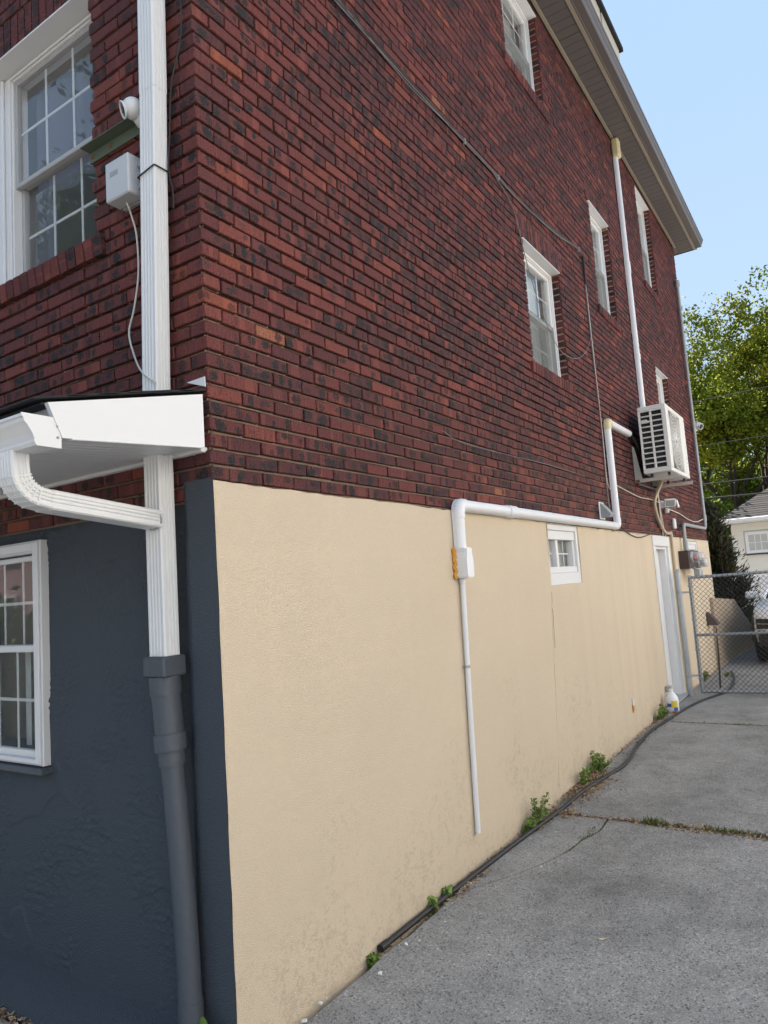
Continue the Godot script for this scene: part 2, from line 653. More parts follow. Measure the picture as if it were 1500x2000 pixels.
func ragged(a: Vector2, b: Vector2, step: float, amount: float) -> PackedVector2Array:   # a to b without b
	var out := PackedVector2Array()
	var n := maxi(1, int(a.distance_to(b) / step))
	var side := (b - a).orthogonal().normalized()
	for i in n:
		var p := a.lerp(b, float(i) / n)
		out.append(p + side * amount * noise.get_noise_2d(p.x * 900.0, p.y * 900.0) * (1.0 if i > 0 else 0.0))
	return out

func build_ground() -> void:
	var st := start()
	quad(st, Vector3(-150, -0.05, 150), Vector3(150, -0.05, 150), Vector3(150, -0.05, -150), Vector3(-150, -0.05, -150))
	tag(part(st, "ground", M.concrete_base, self), "", "", "", "structure")
	var drive := node("driveway", self)
	tag(drive, "", "", "", "structure")
	# the slab nearest the camera is cracked in two
	var crack := PackedVector2Array([Vector2(0.062, -1.62), Vector2(0.15, -1.80), Vector2(0.25, -1.99), Vector2(0.345, -2.21), Vector2(0.385, -2.36), Vector2(0.41, -2.47), Vector2(0.425, -2.68), Vector2(0.478, -2.86), Vector2(0.462, -3.106)])
	var near := PackedVector2Array()
	near.append_array(ragged(Vector2(0.050, 4.2), Vector2(0.062, -1.61), 0.12, 0.016))
	for i in range(crack.size()): near.append(crack[i] + Vector2(0.004 + 0.0016 * i, 0.004 if i < 8 else 0.0))
	near.append_array(ragged(Vector2(0.50, -3.10), Vector2(3.0, -3.10), 0.08, 0.018))
	near.append(Vector2(3.0, -3.10))
	near.append(Vector2(3.0, 4.2))
	slab_piece(drive, "slab", near, 0.0, Vector2(0.0008, -0.0005), M.concrete)
	var bit := PackedVector2Array()
	for i in range(crack.size()): bit.append(crack[i])
	bit.append_array(ragged(Vector2(0.45, -3.105), Vector2(0.068, -3.10), 0.06, 0.016))
	bit.append_array(ragged(Vector2(0.068, -3.10), Vector2(0.062, -1.64), 0.1, 0.012))
	slab_piece(drive, "slab", bit, 0.002, Vector2(0.002, 0.003), M.concrete)
	for a in [[-3.138, -6.52, 0.0], [-6.535, -10.10, 0.003], [-10.12, -15.5, -0.002], [-15.52, -21.6, 0.0]]:
		var p := PackedVector2Array()
		p.append_array(ragged(Vector2(0.055, a[0]), Vector2(0.055, a[1]), 0.12, 0.016))
		p.append_array(ragged(Vector2(0.055, a[1]), Vector2(3.0, a[1]), 0.1, 0.010))
		p.append_array(ragged(Vector2(3.0, a[1]), Vector2(3.0, a[0]), 0.5, 0.0))
		p.append_array(ragged(Vector2(3.0, a[0]), Vector2(0.055, a[0]), 0.1, 0.014))
		slab_piece(drive, "slab", p, a[2], Vector2(-0.0006, 0.0004), M.concrete)
	for a in [[4.2, -3.1], [-3.12, -6.5], [-6.53, -10.1], [-10.12, -15.5], [-15.52, -21.6]]:
		slab_piece(drive, "slab", PackedVector2Array([Vector2(3.012, a[0]), Vector2(3.012, a[1]), Vector2(5.2, a[1]), Vector2(5.2, a[0])]), 0.0, Vector2.ZERO, M.concrete)
	var walk := node("pavement", self)
	tag(walk, "", "", "", "structure")
	for i in 6:
		var z0 := 0.235 + i * 0.0
		slab_piece(walk, "slab", PackedVector2Array([Vector2(-0.012 - 1.25 * i, z0), Vector2(-0.012 - 1.25 * i, 4.2), Vector2(-1.25 - 1.25 * i, 4.2), Vector2(-1.25 - 1.25 * i, z0)]), -0.012, Vector2.ZERO, M.concrete)
	var road := start()
	box(road, Vector3(-60, -0.12, 4.4), Vector3(60, -0.04, 12.0))
	tag(part(road, "road", M.road, self), "", "", "", "structure")

# ---------------------------------------------------------------- walls
func steps(a: float, b: float, d: float, extra: Array) -> Array:
	var out := []
	var n := int(ceil((b - a) / d))
	for i in n + 1: out.append(a + (b - a) * i / n)
	for e in extra:
		if e > a + 0.001 and e < b - 0.001: out.append(e)
	out.sort()
	var clean := [out[0]]
	for v in out:
		if v - clean[-1] > 0.0012: clean.append(v)
	return clean

func hole_at(u: float, v: float, holes: Array) -> bool:
	for h in holes:
		if u > h[0] and u < h[1] and v > h[2] and v < h[3]: return true
	return false

# a wall sheet with holes; f gives the point for (u, v); depth is how far the sides of the holes go back
func sheet(st: SurfaceTool, us: Array, vs: Array, holes: Array, f: Callable, depth: float) -> void:
	st.set_smooth_group(0)
	var put_v := func(u: float, v: float, back: float) -> void:
		st.set_uv(Vector2(u, -v) / 0.55)
		st.set_uv2(Vector2(u / 12.0, (0.2 - v) / 2.4))
		st.add_vertex(f.call(u, v) + Vector3(0, 0, -back))
	var at := []
	for u in us:
		var line := PackedVector3Array()
		for v in vs: line.append(f.call(u, v))
		at.append(line)
	for i in us.size() - 1:
		for j in vs.size() - 1:
			var u0: float = us[i]
			var u1: float = us[i + 1]
			var v0: float = vs[j]
			var v1: float = vs[j + 1]
			if hole_at((u0 + u1) / 2, (v0 + v1) / 2, holes): continue
			for c in [[i, j], [i + 1, j + 1], [i + 1, j], [i, j], [i, j + 1], [i + 1, j + 1]]:
				var u: float = us[c[0]]
				var v: float = vs[c[1]]
				st.set_uv(Vector2(u, -v) / 0.55)
				st.set_uv2(Vector2(u / 12.0, (0.2 - v) / 2.4))
				st.add_vertex(at[c[0]][c[1]])
	st.set_smooth_group(-1)
	for h in holes:
		for e in [[0, 2, 0, 3], [1, 3, 1, 2], [0, 3, 1, 3], [1, 2, 0, 2]]:
			var a: float = h[e[0]]
			var b: float = h[e[1]]
			var c: float = h[e[2]]
			var d: float = h[e[3]]
			for q in [[a, b, 0.0], [c, d, 0.0], [c, d, depth], [a, b, 0.0], [c, d, depth], [a, b, depth]]: put_v.call(q[0], q[1], q[2])

func brick_mesh(c: int) -> ArrayMesh:
	var st := start()
	box(st, Vector3(-0.0975, -0.02875, -0.0935), Vector3(0.0975, 0.02875, 0.0), 0.0030)
	var arrays := made(st).surface_get_arrays(0)
	var pos: PackedVector3Array = arrays[Mesh.ARRAY_VERTEX]
	var nor: PackedVector3Array = arrays[Mesh.ARRAY_NORMAL]
	var uv := PackedVector2Array()
	var keep := PackedVector3Array()
	var warp := []
	for i in 8: warp.append(Vector3(rng.randfn(0.0, 0.0010), rng.randfn(0.0, 0.0011), rng.randfn(0.0, 0.0010)))
	var kn := PackedVector3Array()
	for t in range(0, pos.size(), 3):
		if nor[t].z < -0.5: continue
		for i in range(t, t + 3):
			var n := nor[i]
			var p := pos[i]
			var u := (p.x + 0.0975) / 0.195
			var v := (0.02875 - p.y) / 0.0575
			if absf(n.x) > 0.8: u = -p.z / 0.195
			if absf(n.y) > 0.8: v = clampf(-p.z / 0.0575, 0.0, 1.0)
			uv.append(Vector2(((c % 8) + 0.02 + 0.96 * u) * 128.0 / 1024.0, ((c / 8) + 0.03 + 0.94 * v) * 42.0 / 1024.0))
			var f := Vector3(u if absf(n.x) <= 0.8 else (0.0 if p.x < 0.0 else 1.0), (p.y + 0.02875) / 0.0575, 1.0 + p.z / 0.0935)
			var lo: Vector3 = warp[0].lerp(warp[1], f.x).lerp(warp[2].lerp(warp[3], f.x), f.y)
			keep.append(p + lo * f.z)
			kn.append(n)
	var out := []
	out.resize(Mesh.ARRAY_MAX)
	out[Mesh.ARRAY_VERTEX] = keep
	out[Mesh.ARRAY_NORMAL] = kn
	out[Mesh.ARRAY_TEX_UV] = uv
	var m := ArrayMesh.new()
	m.add_surface_from_arrays(Mesh.PRIMITIVE_TRIANGLES, out)
	return m

func pick_brick(u: float, v: float, front: bool) -> ArrayMesh:
	var low := noise.get_noise_2d(u * 42.0 + (700.0 if front else 0.0), v * 42.0)
	var dark := clampf(0.13 + 0.26 * low + 0.07 * smoothstep(0.2, 1.2, u), 0.03, 0.45)
	if front: dark *= 0.75
	var fired := 0.52 + 0.22 * low
	var orange := 0.018 + (0.07 if u < 0.45 and not front else 0.0)
	var r := rng.randf()
	if r < dark: return stretchers[rng.randi_range(140, 167)]
	if r < dark + fired: return stretchers[rng.randi_range(84, 139)]
	if r < dark + fired + orange: return stretchers[rng.randi_range(168, 191)]
	return stretchers[rng.randi_range(0, 83)]

func brick_wall(xf: Transform3D, sgn: float, length: float, owner_even: bool, holes: Array, cut: Array, k0: int, k1: int) -> Node3D:
	# mortar: the face of the bed lies back from the bricks, each bed joint struck so that it comes forward at its foot
	var st := start()
	var grown := []
	for h in holes: grown.append([h[0] - 0.0065, h[1] + 0.0065, h[2] - 0.03, h[3] + 0.02])
	var us := [0.012, length]
	var vs := [k0 * COURSE, k1 * COURSE]
	for h in grown:
		us.append_array([h[0], h[1]])
		vs.append_array([h[2], h[3]])
	us.sort()
	vs.sort()
	sheet(st, us, vs, grown, func(u: float, v: float) -> Vector3: return Vector3(sgn * u, v, -0.024), 0.26)
	if sgn < 0:      # a mirrored sheet: turn its faces
		pass
	for k in range(k0, k1):
		var y := k * COURSE
		var run := [[0.0125, length]]
		for h in grown:
			if y > h[2] and y < h[3]: run = minus(run, h[0], h[1])
		for r in run:
			var a := Vector3(sgn * r[0], y - 0.0066, -0.0028)
			var b := Vector3(sgn * r[1], y - 0.0066, -0.0028)
			var up := Vector3(0, 0.0034, -0.0060)
			var back := Vector3(0, 0.0008, -0.016)
			if sgn > 0:
				quad(st, a, b, b + up, a + up)
				quad(st, a + up, b + up, b + up + back, a + up + back)
			else:
				quad(st, b, a, a + up, b + up)
				quad(st, b + up, a + up, a + up + back, b + up + back)
	var wall := part(st, "brick_wall", M.mortar, house)
	wall.transform = xf
	var inv := cam.transform.affine_inverse()
	for k in range(k0, k1):
		var y := (k + 0.5) * COURSE
		var mine := (posmod(k, 2) == 0) == owner_even
		var u := 0.0 if mine else 0.1016
		var carry := -1.0           # a sliver beside an opening is laid as part of the next brick
		while u < length:
			var runs := [[u if carry < 0.0 else carry, minf(u + 0.1951, length)]]
			carry = -1.0
			for h in cut:
				if y > h[2] and y < h[3]: runs = minus(runs, h[0], h[1])
			for r in runs:
				var len: float = r[1] - r[0]
				if len < 0.055 and r[0] > u + 0.001:
					carry = r[0]
					continue
				if len < 0.022: continue
				var mid: float = (r[0] + r[1]) / 2
				var mesh := pick_brick(mid, y, sgn < 0)
				var corner: bool = u == 0.0
				var basis := Basis(Vector3.UP, rng.randfn(0.0, 0.006) if not corner else 0.0) * Basis(Vector3.BACK, rng.randfn(0.0, 0.0035)) * Basis(Vector3.RIGHT, rng.randfn(0.0, 0.012))
				basis = basis.scaled_local(Vector3((len - rng.randf_range(0.0, 0.004)) / 0.195, rng.randf_range(0.89, 0.945), 1.0))
				var t := Transform3D(basis, Vector3(sgn * mid, y + rng.randfn(0.0, 0.0008), clampf(rng.randfn(-0.002, 0.0022), -0.007, 0.0) - (0.006 if k < 0 else 0.0)))
				var g := xf * t.origin
				var q := inv * g
				var size := 0.0
				if q.z < -0.3 and absf(q.x) < -q.z * 0.55 and absf(q.y) < -q.z * 0.73:
					size = len * absf(xf.basis.z.dot((g - cam.position).normalized())) / (q.z * q.z)
				brick_list.append([mesh, t, size, wall])
			u += UNIT
	return wall

func minus(runs: Array, a: float, b: float) -> Array:
	var out := []
	for r in runs:
		if r[1] <= a or r[0] >= b:
			out.append(r)
			continue
		if r[0] < a: out.append([r[0], a])
		if r[1] > b: out.append([b, r[1]])
	return out

func lay_bricks() -> void:
	brick_list.sort_custom(func(a, b): return a[2] > b[2])
	var rest := {}
	for i in brick_list.size():
		var e: Array = brick_list[i]
		if i < 300:
			put(e[0], "brick", M.brick, e[3]).transform = e[1]
		else:
			if not rest.has(e[3]): rest[e[3]] = start()
			rest[e[3]].append_from(e[0], 0, e[1])
	for w in rest: tag(put(rest[w].commit(), "brickwork", M.brick, w), "", "", "", "stuff")

# bricks on edge under an opening, and upright ones over it, as parts of the window
func sill_and_head(win: Node3D, w: float, h: float, sgn: float, sill: bool, head: bool) -> void:
	if sill:
		var n := int(round((w + 0.17) / 0.0665))
		for i in n:
			var x := -0.085 + (i + 0.5) * (w + 0.17) / n
			var b := Basis(Vector3.RIGHT, 0.10 + rng.randfn(0, 0.015)) * Basis(Vector3.BACK, PI / 2 + rng.randfn(0, 0.01))
			b = b.scaled_local(Vector3(0.098 / 0.195, (w + 0.17) / n * 0.87 / 0.0575, 1.35))
			put(stretchers[rng.randi_range(0, 83) if rng.randf() < 0.8 else rng.randi_range(140, 160)], "sill_brick", M.brick, win).transform = Transform3D(b, Vector3(x, -0.048, 0.022 + rng.randfn(0, 0.0015)))
	if head:
		var n := int(round((w + 0.24) / 0.0675))
		for i in n:
			var x := -0.12 + (i + 0.5) * (w + 0.24) / n
			var b := Basis(Vector3.BACK, PI / 2 + rng.randfn(0, 0.006)).scaled_local(Vector3(0.2 / 0.195, 0.97, 1.0))
			put(pick_brick(rng.randf() * 9.0, 2.0, false), "lintel_brick", M.brick, win).transform = Transform3D(b, Vector3(x, h + 0.107, rng.randf_range(-0.003, 0.0)))

func bars(st: SurfaceTool, x0: float, x1: float, y0: float, y1: float, t: float, z0: float, z1: float, foot := -1.0) -> void:
	if foot < 0: foot = t
	box(st, Vector3(x0, y0, z0), Vector3(x0 + t, y1, z1), 0.004)
	box(st, Vector3(x1 - t, y0, z0), Vector3(x1, y1, z1), 0.004)
	box(st, Vector3(x0 + t, y1 - t, z0 + 0.001), Vector3(x1 - t, y1, z1 - 0.001), 0.004)
	box(st, Vector3(x0 + t, y0, z0 + 0.001), Vector3(x1 - t, y0 + foot, z1 - 0.001), 0.004)

func drape(st: SurfaceTool, x0: float, x1: float, y0: float, y1: float, z: float, fold: float, freq: float) -> void:
	st.set_smooth_group(0)
	var n := int((x1 - x0) / 0.012)
	for i in n:
		var p := []
		for k in 2:
			var x := x0 + (x1 - x0) * (i + k) / n
			p.append(Vector2(x, z + fold * sin(x * freq + 1.7 * sin(x * freq * 0.31))))
		quad(st, Vector3(p[0].x, y0, p[0].y), Vector3(p[1].x, y0, p[1].y), Vector3(p[1].x, y1, p[1].y), Vector3(p[0].x, y1, p[0].y))
	st.set_smooth_group(-1)

# a double-hung window; the node stands at the opening's lower corner on the wall face, x along the wall, z out of it
func window_unit(xf: Transform3D, w: float, h: float, o: Dictionary) -> Node3D:
	var win := node("window", house, xf)
	var rec: float = o.get("recess", 0.09)
	var cols: int = o.get("cols", 3)
	var rows: int = o.get("rows", 2)
	var z := -rec
	var fr: float = o.get("frame", 0.045)
	var white: Material = o.get("paint", M.vinyl)
	var st := start()
	bars(st, 0.002, w - 0.002, 0.002, h - 0.002, fr, z - 0.095, z, 0.03)
	bars(st, 0.012, w - 0.012, 0.012, h - 0.012, fr - 0.018, z - 0.001, z + 0.012, 0.022)
	part(st, "frame", white, win)
	var a := fr + 0.001
	var sw: float = o.get("sash", 0.034)
	var mid := h * float(o.get("split", 0.5))
	var sash := [[mid - 0.018, h - fr - 0.001, z - 0.045, z - 0.012], [0.031, mid + 0.018, z - 0.082, z - 0.047]]
	if o.get("lower_front", false): sash = [[mid - 0.018, h - fr - 0.001, z - 0.082, z - 0.047], [0.031, mid + 0.018, z - 0.045, z - 0.012]]
	for i in 2:
		var s: Array = sash[i]
		st = start()
		bars(st, a, w - a, s[0], s[1], sw, s[2], s[3], sw + 0.002)
		part(st, "sash", o.get("sash_paint", white), win)
		var gz: float = (s[2] + s[3]) / 2
		st = start()
		quad(st, Vector3(a + 0.03, s[0] + 0.03, gz), Vector3(w - a - 0.03, s[0] + 0.03, gz), Vector3(w - a - 0.03, s[1] - 0.03, gz), Vector3(a + 0.03, s[1] - 0.03, gz))
		part(st, "pane", M.glass, win)
		var gx0 := a + 0.034
		var gx1 := w - a - 0.034
		for c in range(1, cols):
			st = start()
			var x := lerpf(gx0, gx1, float(c) / cols)
			box(st, Vector3(x - 0.008, s[0] + 0.036, gz - 0.008), Vector3(x + 0.008, s[1] - 0.034, gz - 0.002), 0.002)
			part(st, "muntin", M.muntin, win)
		for r in range(1, rows):
			st = start()
			var y := lerpf(s[0] + 0.036, s[1] - 0.034, float(r) / rows)
			box(st, Vector3(gx0, y - 0.008, gz - 0.0085), Vector3(gx1, y + 0.008, gz - 0.0025), 0.002)
			part(st, "muntin", M.muntin, win)
	if o.get("screen", true):
		var s: Array = sash[1]
		st = start()
		quad(st, Vector3(a, s[0], z - 0.008), Vector3(w - a, s[0], z - 0.008), Vector3(w - a, s[1], z - 0.008), Vector3(a, s[1], z - 0.008))
		part(st, "insect_screen", M.insect_screen, win)
	for c in o.get("curtains", [[0.0, 1.0, 0.0, 1.0, M.blind, 0.004, 30.0]]):
		st = start()
		drape(st, lerpf(a, w - a, c[0]), lerpf(a, w - a, c[1]), lerpf(0.03, h - fr, c[2]), lerpf(0.03, h - fr, c[3]), z - 0.15, c[5], c[6])
		part(st, "curtain", c[4], win)
	if o.get("cap", true):
		st = start()
		box(st, Vector3(-0.006, h - 0.004, z - 0.02), Vector3(w + 0.006, h + 0.006, 0.006), 0.002)
		part(st, "head_cap", white, win)
	return win

func side_xf(z: float, y: float, x := 0.0) -> Transform3D:
	return Transform3D(Basis(Vector3(0, 0, -1), Vector3.UP, Vector3(1, 0, 0)), Vector3(x, B + y, z))

func build_house() -> void:
	house = thing("house", Vector3.ZERO, "tall red brick house with beige stucco base and slate blue front", "house")
	for c in CELLS: stretchers.append(brick_mesh(c))
	var side := side_xf(0, 0)
	var front := Transform3D(Basis.IDENTITY, Vector3(0, B, 0))
	# openings as distance along the wall and height over the lowest course: u0, u1, v0, v1
	var w_side := [[3.80, 4.745, 1.37, 2.512, true], [6.13, 6.93, 2.59, 3.89, true], [8.87, 9.75, 3.80, 5.325, false], [8.90, 9.72, 1.37, 2.50, true], [3.83, 4.80, 4.265, 5.33, false]]
	var w_front := [[0.725, 2.635, 1.255, 2.56, true]]
	var holes := []
	var cut := []
	for o in w_side:
		holes.append([o[0], o[1], o[2], o[3]])
		cut.append([o[0], o[1], o[2], o[3] + 0.03])
		cut.append([o[0] - 0.088, o[1] + 0.088, o[2] - 0.10, o[2]])
		if o[4]: cut.append([o[0] - 0.123, o[1] + 0.123, o[3], o[3] + 0.212])
	holes.append([3.70, 4.52, -0.06, -0.03])
	cut.append([3.69, 4.53, -0.08, -0.0001])
	brick_wall(side, 1.0, 11.74, false, holes, cut, -1, 80)
	holes = []
	cut = []
	for o in w_front:
		holes.append([o[0], o[1], o[2], o[3]])
		cut.append([o[0], o[1], o[2], o[3] + 0.03])
		cut.append([o[0] - 0.088, o[1] + 0.088, o[2] - 0.10, o[2]])
		cut.append([o[0] - 0.123, o[1] + 0.123, o[3], o[3] + 0.212])
	brick_wall(front, -1.0, 7.0, true, holes, cut, -1, 80)
	lay_bricks()
	var grey_blind := [[0.0, 1.0, 0.0, 1.0, M.blind, 0.006, 42.0]]
	for i in w_side.size():
		var o: Array = w_side[i]
		var win := window_unit(side_xf(-o[0], o[2]), o[1] - o[0], o[3] - o[2], {"curtains": grey_blind, "paint": M.vinyl})
		sill_and_head(win, o[1] - o[0], o[3] - o[2], 1.0, true, o[4])
	# twin window over the canopy
	for i in 2:
		var x0 := -1.602 - 1.03 * i
		var win := window_unit(Transform3D(Basis.IDENTITY, Vector3(x0, B + 1.258, 0)), 0.875, 1.296, {"recess": 0.095, "frame": 0.032, "cols": 3, "rows": 2, "screen": false, "cap": false, "split": 0.495, "sash": 0.026, "sash_paint": M.sash_grey,
			"curtains": [[0.02, 1.0, 0.46, 1.0, M.curtain, 0.022, 34.0], [0.0, 0.22, 0.0, 0.5, M.curtain, 0.02, 40.0]]})
		win.set_meta("label", "tall white double-hung window over the canopy" if i == 0 else "second window of the pair over the canopy")
	var st := start()
	box(st, Vector3(-1.755, B + 1.257, -0.19), Vector3(-1.604, B + 2.553, -0.088), 0.006)
	box(st, Vector3(-1.730, B + 1.257, -0.0875), Vector3(-1.628, B + 2.552, -0.070), 0.006)
	part(st, "window_mullion", M.vinyl, house)
	st = start()
	box(st, Vector3(-2.63, B + 2.556, -0.19), Vector3(-0.722, B + 2.566, 0.012), 0.002)
	part(st, "window_head_cap", M.vinyl, house)
	var tw := node("window_sill", house, Transform3D(Basis.IDENTITY, Vector3(-2.635, B + 1.255, 0)))
	sill_and_head(tw, 1.91, 1.305, 1.0, true, true)
	build_stucco()
	build_eaves()
	# what the photograph does not see: the other walls, the floor and the ceiling that close the house
	st = start()
	box(st, Vector3(-7.2, -0.05, -11.74), Vector3(-6.98, B + 5.44, 0.0))
	box(st, Vector3(-6.98, -0.05, -11.74), Vector3(-0.26, B + 5.44, -11.50))
	part(st, "rear_wall", M.stucco_plain, house)
	st = start()
	box(st, Vector3(-6.97, B - 0.18, -11.49), Vector3(-0.28, B - 0.08, -0.28))
	box(st, Vector3(-6.97, B + 2.78, -11.49), Vector3(-0.28, B + 2.88, -0.28))
	box(st, Vector3(-6.97, B + 5.34, -11.49), Vector3(-0.28, B + 5.43, -0.28))
	part(st, "floor", M.room_plaster, house)
	st = start()
	box(st, Vector3(-2.4, 0.0, -11.48), Vector3(-2.3, B + 5.34, -0.3))
	box(st, Vector3(-2.29, 0.0, -2.6), Vector3(-0.29, B + 5.34, -2.5))
	part(st, "inner_wall", M.room_plaster, house)

func build_stucco() -> void:
	var bump := FastNoiseLite.new()
	bump.seed = 21
	bump.frequency = 1.0
	bump.fractal_octaves = 3
	# beige side
	var holes := [[3.70, 4.52, -0.55, -0.03], [7.50, 8.32, -2.15, -0.10], [9.84, 10.62, -0.50, -0.07]]
	var ex := []
	var ey := []
	for h in holes:
		ex.append_array([h[0], h[1]])
		ey.append_array([h[2], h[3]])
	var st := start()
	var us := steps(0.0, 11.74, 0.06, ex)
	var vs := steps(-2.23, 0.0, 0.055, ey)
	sheet(st, us, vs, holes, func(u: float, v: float) -> Vector3:
		var vv := v
		var calm := 1.0
		if v > -0.0001: vv = v - 0.0056 * u + 0.007 * bump.get_noise_2d(u * 4.0, 3.0) + 0.004 * bump.get_noise_2d(u * 15.0, 9.0)
		if u < 0.001: calm = 0.3
		return Vector3(u if u > 0.001 else 0.003 + 0.004 * bump.get_noise_2d(v * 3.0, 50.0), vv, 0.003 + calm * (0.0035 * bump.get_noise_2d(u * 1.1, v * 1.3) + 0.0018 * bump.get_noise_2d(u * 6.0, v * 6.0))), 0.26)
	# top ledge
	for i in us.size() - 1:
		var p := []
		for k in [us[i], us[i + 1]]:
			p.append(-0.0056 * k + 0.007 * bump.get_noise_2d(k * 4.0, 3.0) + 0.004 * bump.get_noise_2d(k * 15.0, 9.0))
		quad(st, Vector3(us[i], p[0], 0.003), Vector3(us[i + 1], p[1], 0.003), Vector3(us[i + 1], p[1], -0.02), Vector3(us[i], p[0], -0.02))
	var wall := part(st, "stucco_wall", M.stucco_beige, house)
	wall.transform = side_xf(0, 0)
	tag(wall, "beige sand finish stucco under the side brickwork")
	# the joint that has been filled and painted over
	st = start()
	var seam := []
	for i in 40:
		var t := i / 39.0
		var v := lerpf(-0.02, -2.10, t)
		seam.append(Vector3(lerpf(3.735, 3.46, t * t * 0.35 + t * 0.65) + 0.008 * bump.get_noise_2d(v * 3.0, 70.0), v, 0.0015))
	tube(st, seam, 0.0065, 6)
	var seam_o := part(st, "filled_joint", M.stucco_plain, house)
	seam_o.transform = side_xf(0, 0)
	st = start()
	var hair := []
	for i in 30:
		var t := i / 29.0
		var v := lerpf(-0.60, -1.05, t)
		hair.append(Vector3(lerpf(3.688, 3.648, t) + 0.012 * bump.get_noise_2d(v * 9.0, 90.0), v, 0.0045))
	tube(st, hair, 0.0013, 4)
	var hc := part(st, "hairline_crack", M.wire_dark, house)
	hc.transform = side_xf(0, 0)
	# slate blue front: a corner pier and the wall set back beside it
	var trowel := FastNoiseLite.new()
	trowel.seed = 8
	trowel.noise_type = FastNoiseLite.TYPE_SIMPLEX_SMOOTH
	trowel.frequency = 1.0
	trowel.fractal_octaves = 4
	st = start()
	var hw := [[-2.04, -1.27, -1.16, -0.19]]
	us = steps(-4.6, -2.2, 0.12, [])
	us.append_array(steps(-2.19, -0.165, 0.0075, [-2.04, -1.27]))
	vs = steps(-2.23, 0.03, 0.0075, [-1.16, -0.19])
	sheet(st, us, vs, hw, func(u: float, v: float) -> Vector3:
		var area := clampf(trowel.get_noise_2d(u * 1.9 + 4.0, v * 1.6) * 2.6 + 0.45, 0.06, 1.0)
		var rough := trowel.get_noise_2d(u * 16.0 + 3.0 * trowel.get_noise_2d(u * 2.0, v * 2.0), v * 30.0)
		var vv := v
		if v > 0.029: vv = v + 0.02 * trowel.get_noise_2d(u * 5.0, 1.0)
		# a paint ridge left of the pier and the patched edge by the pipe
		var ridge := exp(-pow((u + 0.47 + 0.02 * trowel.get_noise_2d(v * 2.0, 5.0)) / 0.008, 2.0)) * 0.004 * (1.0 if v < -0.2 else 0.2)
		var step := 0.006 * smoothstep(-0.02, 0.02, trowel.get_noise_2d(u * 0.9 + 30.0, v * 0.8) - 0.05)
		return Vector3(u, vv, -0.036 + area * (0.0120 * maxf(rough, -0.10) + 0.0060 * maxf(trowel.get_noise_2d(u * 38.0, v * 52.0), -0.2)) + 0.0008 * trowel.get_noise_2d(u * 60.0, v * 60.0) + ridge + step + 0.006 * trowel.get_noise_2d(u * 1.5, v * 1.2)), 0.22)
	us = steps(-0.165, 0.0052, 0.0206, [])
	sheet(st, us, steps(-2.23, 0.012, 0.03, []), [], func(u: float, v: float) -> Vector3:
		var uu := u
		if u < -0.164: uu = u - 0.012 * (v / -2.2) * 2.0 + 0.004 * trowel.get_noise_2d(v * 4.0, 3.0)
		return Vector3(uu, v + (0.010 * trowel.get_noise_2d(u * 12.0, 2.0) if v > 0.01 else 0.0), 0.0015 + 0.0025 * trowel.get_noise_2d(u * 6.0, v * 5.0)), 0.2)
	st.set_smooth_group(0)
	var pv := steps(-2.23, 0.012, 0.03, [])
	for j in pv.size() - 1:
		var q := []
		for v in [pv[j], pv[j + 1]]: q.append(Vector3(-0.165 - 0.012 * (v / -2.2) * 2.0 + 0.004 * trowel.get_noise_2d(v * 4.0, 3.0), v, 0.0015 + 0.0025 * trowel.get_noise_2d(-0.99, v * 5.0)))
		quad(st, q[0] + Vector3(0, 0, -0.05), q[0], q[1], q[1] + Vector3(0, 0, -0.05))
	st.set_smooth_group(-1)
	# the pier's and the wall's weathered tops
	box(st, Vector3(-4.6, 0.012, -0.06), Vector3(-0.166, 0.026, -0.040))
	var fw := part(st, "stucco_wall", M.stucco_slate, house)
	fw.position = Vector3(0, B, 0)
	tag(fw, "slate blue painted rough stucco under the front brickwork")
	# its painted toe: a low sloping kerb in front of the wall
	st = start()
	var toe := []
	for i in 60:
		var x := -4.6 + 4.44 * i / 59.0
		toe.append([x, 0.052 + 0.010 * trowel.get_noise_2d(x * 6.0, 2.0), 0.205 + 0.015 * trowel.get_noise_2d(x * 5.0, 8.0)])
	st.set_smooth_group(0)
	for i in 59:
		for k in 8:
			var q := []
			for e in [[i, k], [i, k + 1], [i + 1, k + 1], [i + 1, k]]:
				var a: Array = toe[e[0]]
				var t: float = e[1] / 8.0
				q.append(Vector3(a[0], lerpf(a[1], -0.012, t) + 0.004 * trowel.get_noise_2d(a[0] * 9.0, t * 5.0) * (1.0 if k < 8 else 0.0), lerpf(-0.04, a[2], t)))
			for v in [0, 2, 1, 0, 3, 2]:
				st.set_uv(Vector2(q[v].x, q[v].z) / 0.55)
				st.add_vertex(q[v])
	st.set_smooth_group(-1)
	part(st, "wall_toe", M.stucco_slate, house)
	# ground floor window, its casing set on the face of the wall
	var w := window_unit(Transform3D(Basis.IDENTITY, Vector3(-2.085, B - 1.205, 0.002)), 0.885, 1.085, {"recess": -0.004, "cols": 4, "rows": 2, "screen": false, "cap": false, "frame": 0.06, "split": 0.51, "lower_front": true,
		"curtains": [[0.55, 0.62, 0.02, 0.5, M.blind, 0.006, 40.0]]})
	st = start()
	box(st, Vector3(-0.02, -0.035, -0.04), Vector3(0.90, -0.004, 0.028), 0.005)
	part(st, "sill", M.grey_pipe, w)
	st = start()
	box(st, Vector3(-0.01, 0.30, -0.9), Vector3(0.86, 0.72, -0.88))
	part(st, "pink_panel", M.panel_pink, w)  # flat pink board standing behind the panes
	# basement windows in the beige wall
	basement_window(3.70, 4.52, -0.55, -0.03, 0.05)
	basement_window(9.84, 10.62, -0.50, -0.07, 0.05)
	# the side door
	var d := node("door", house, side_xf(-7.44, -2.17))
	st = start()
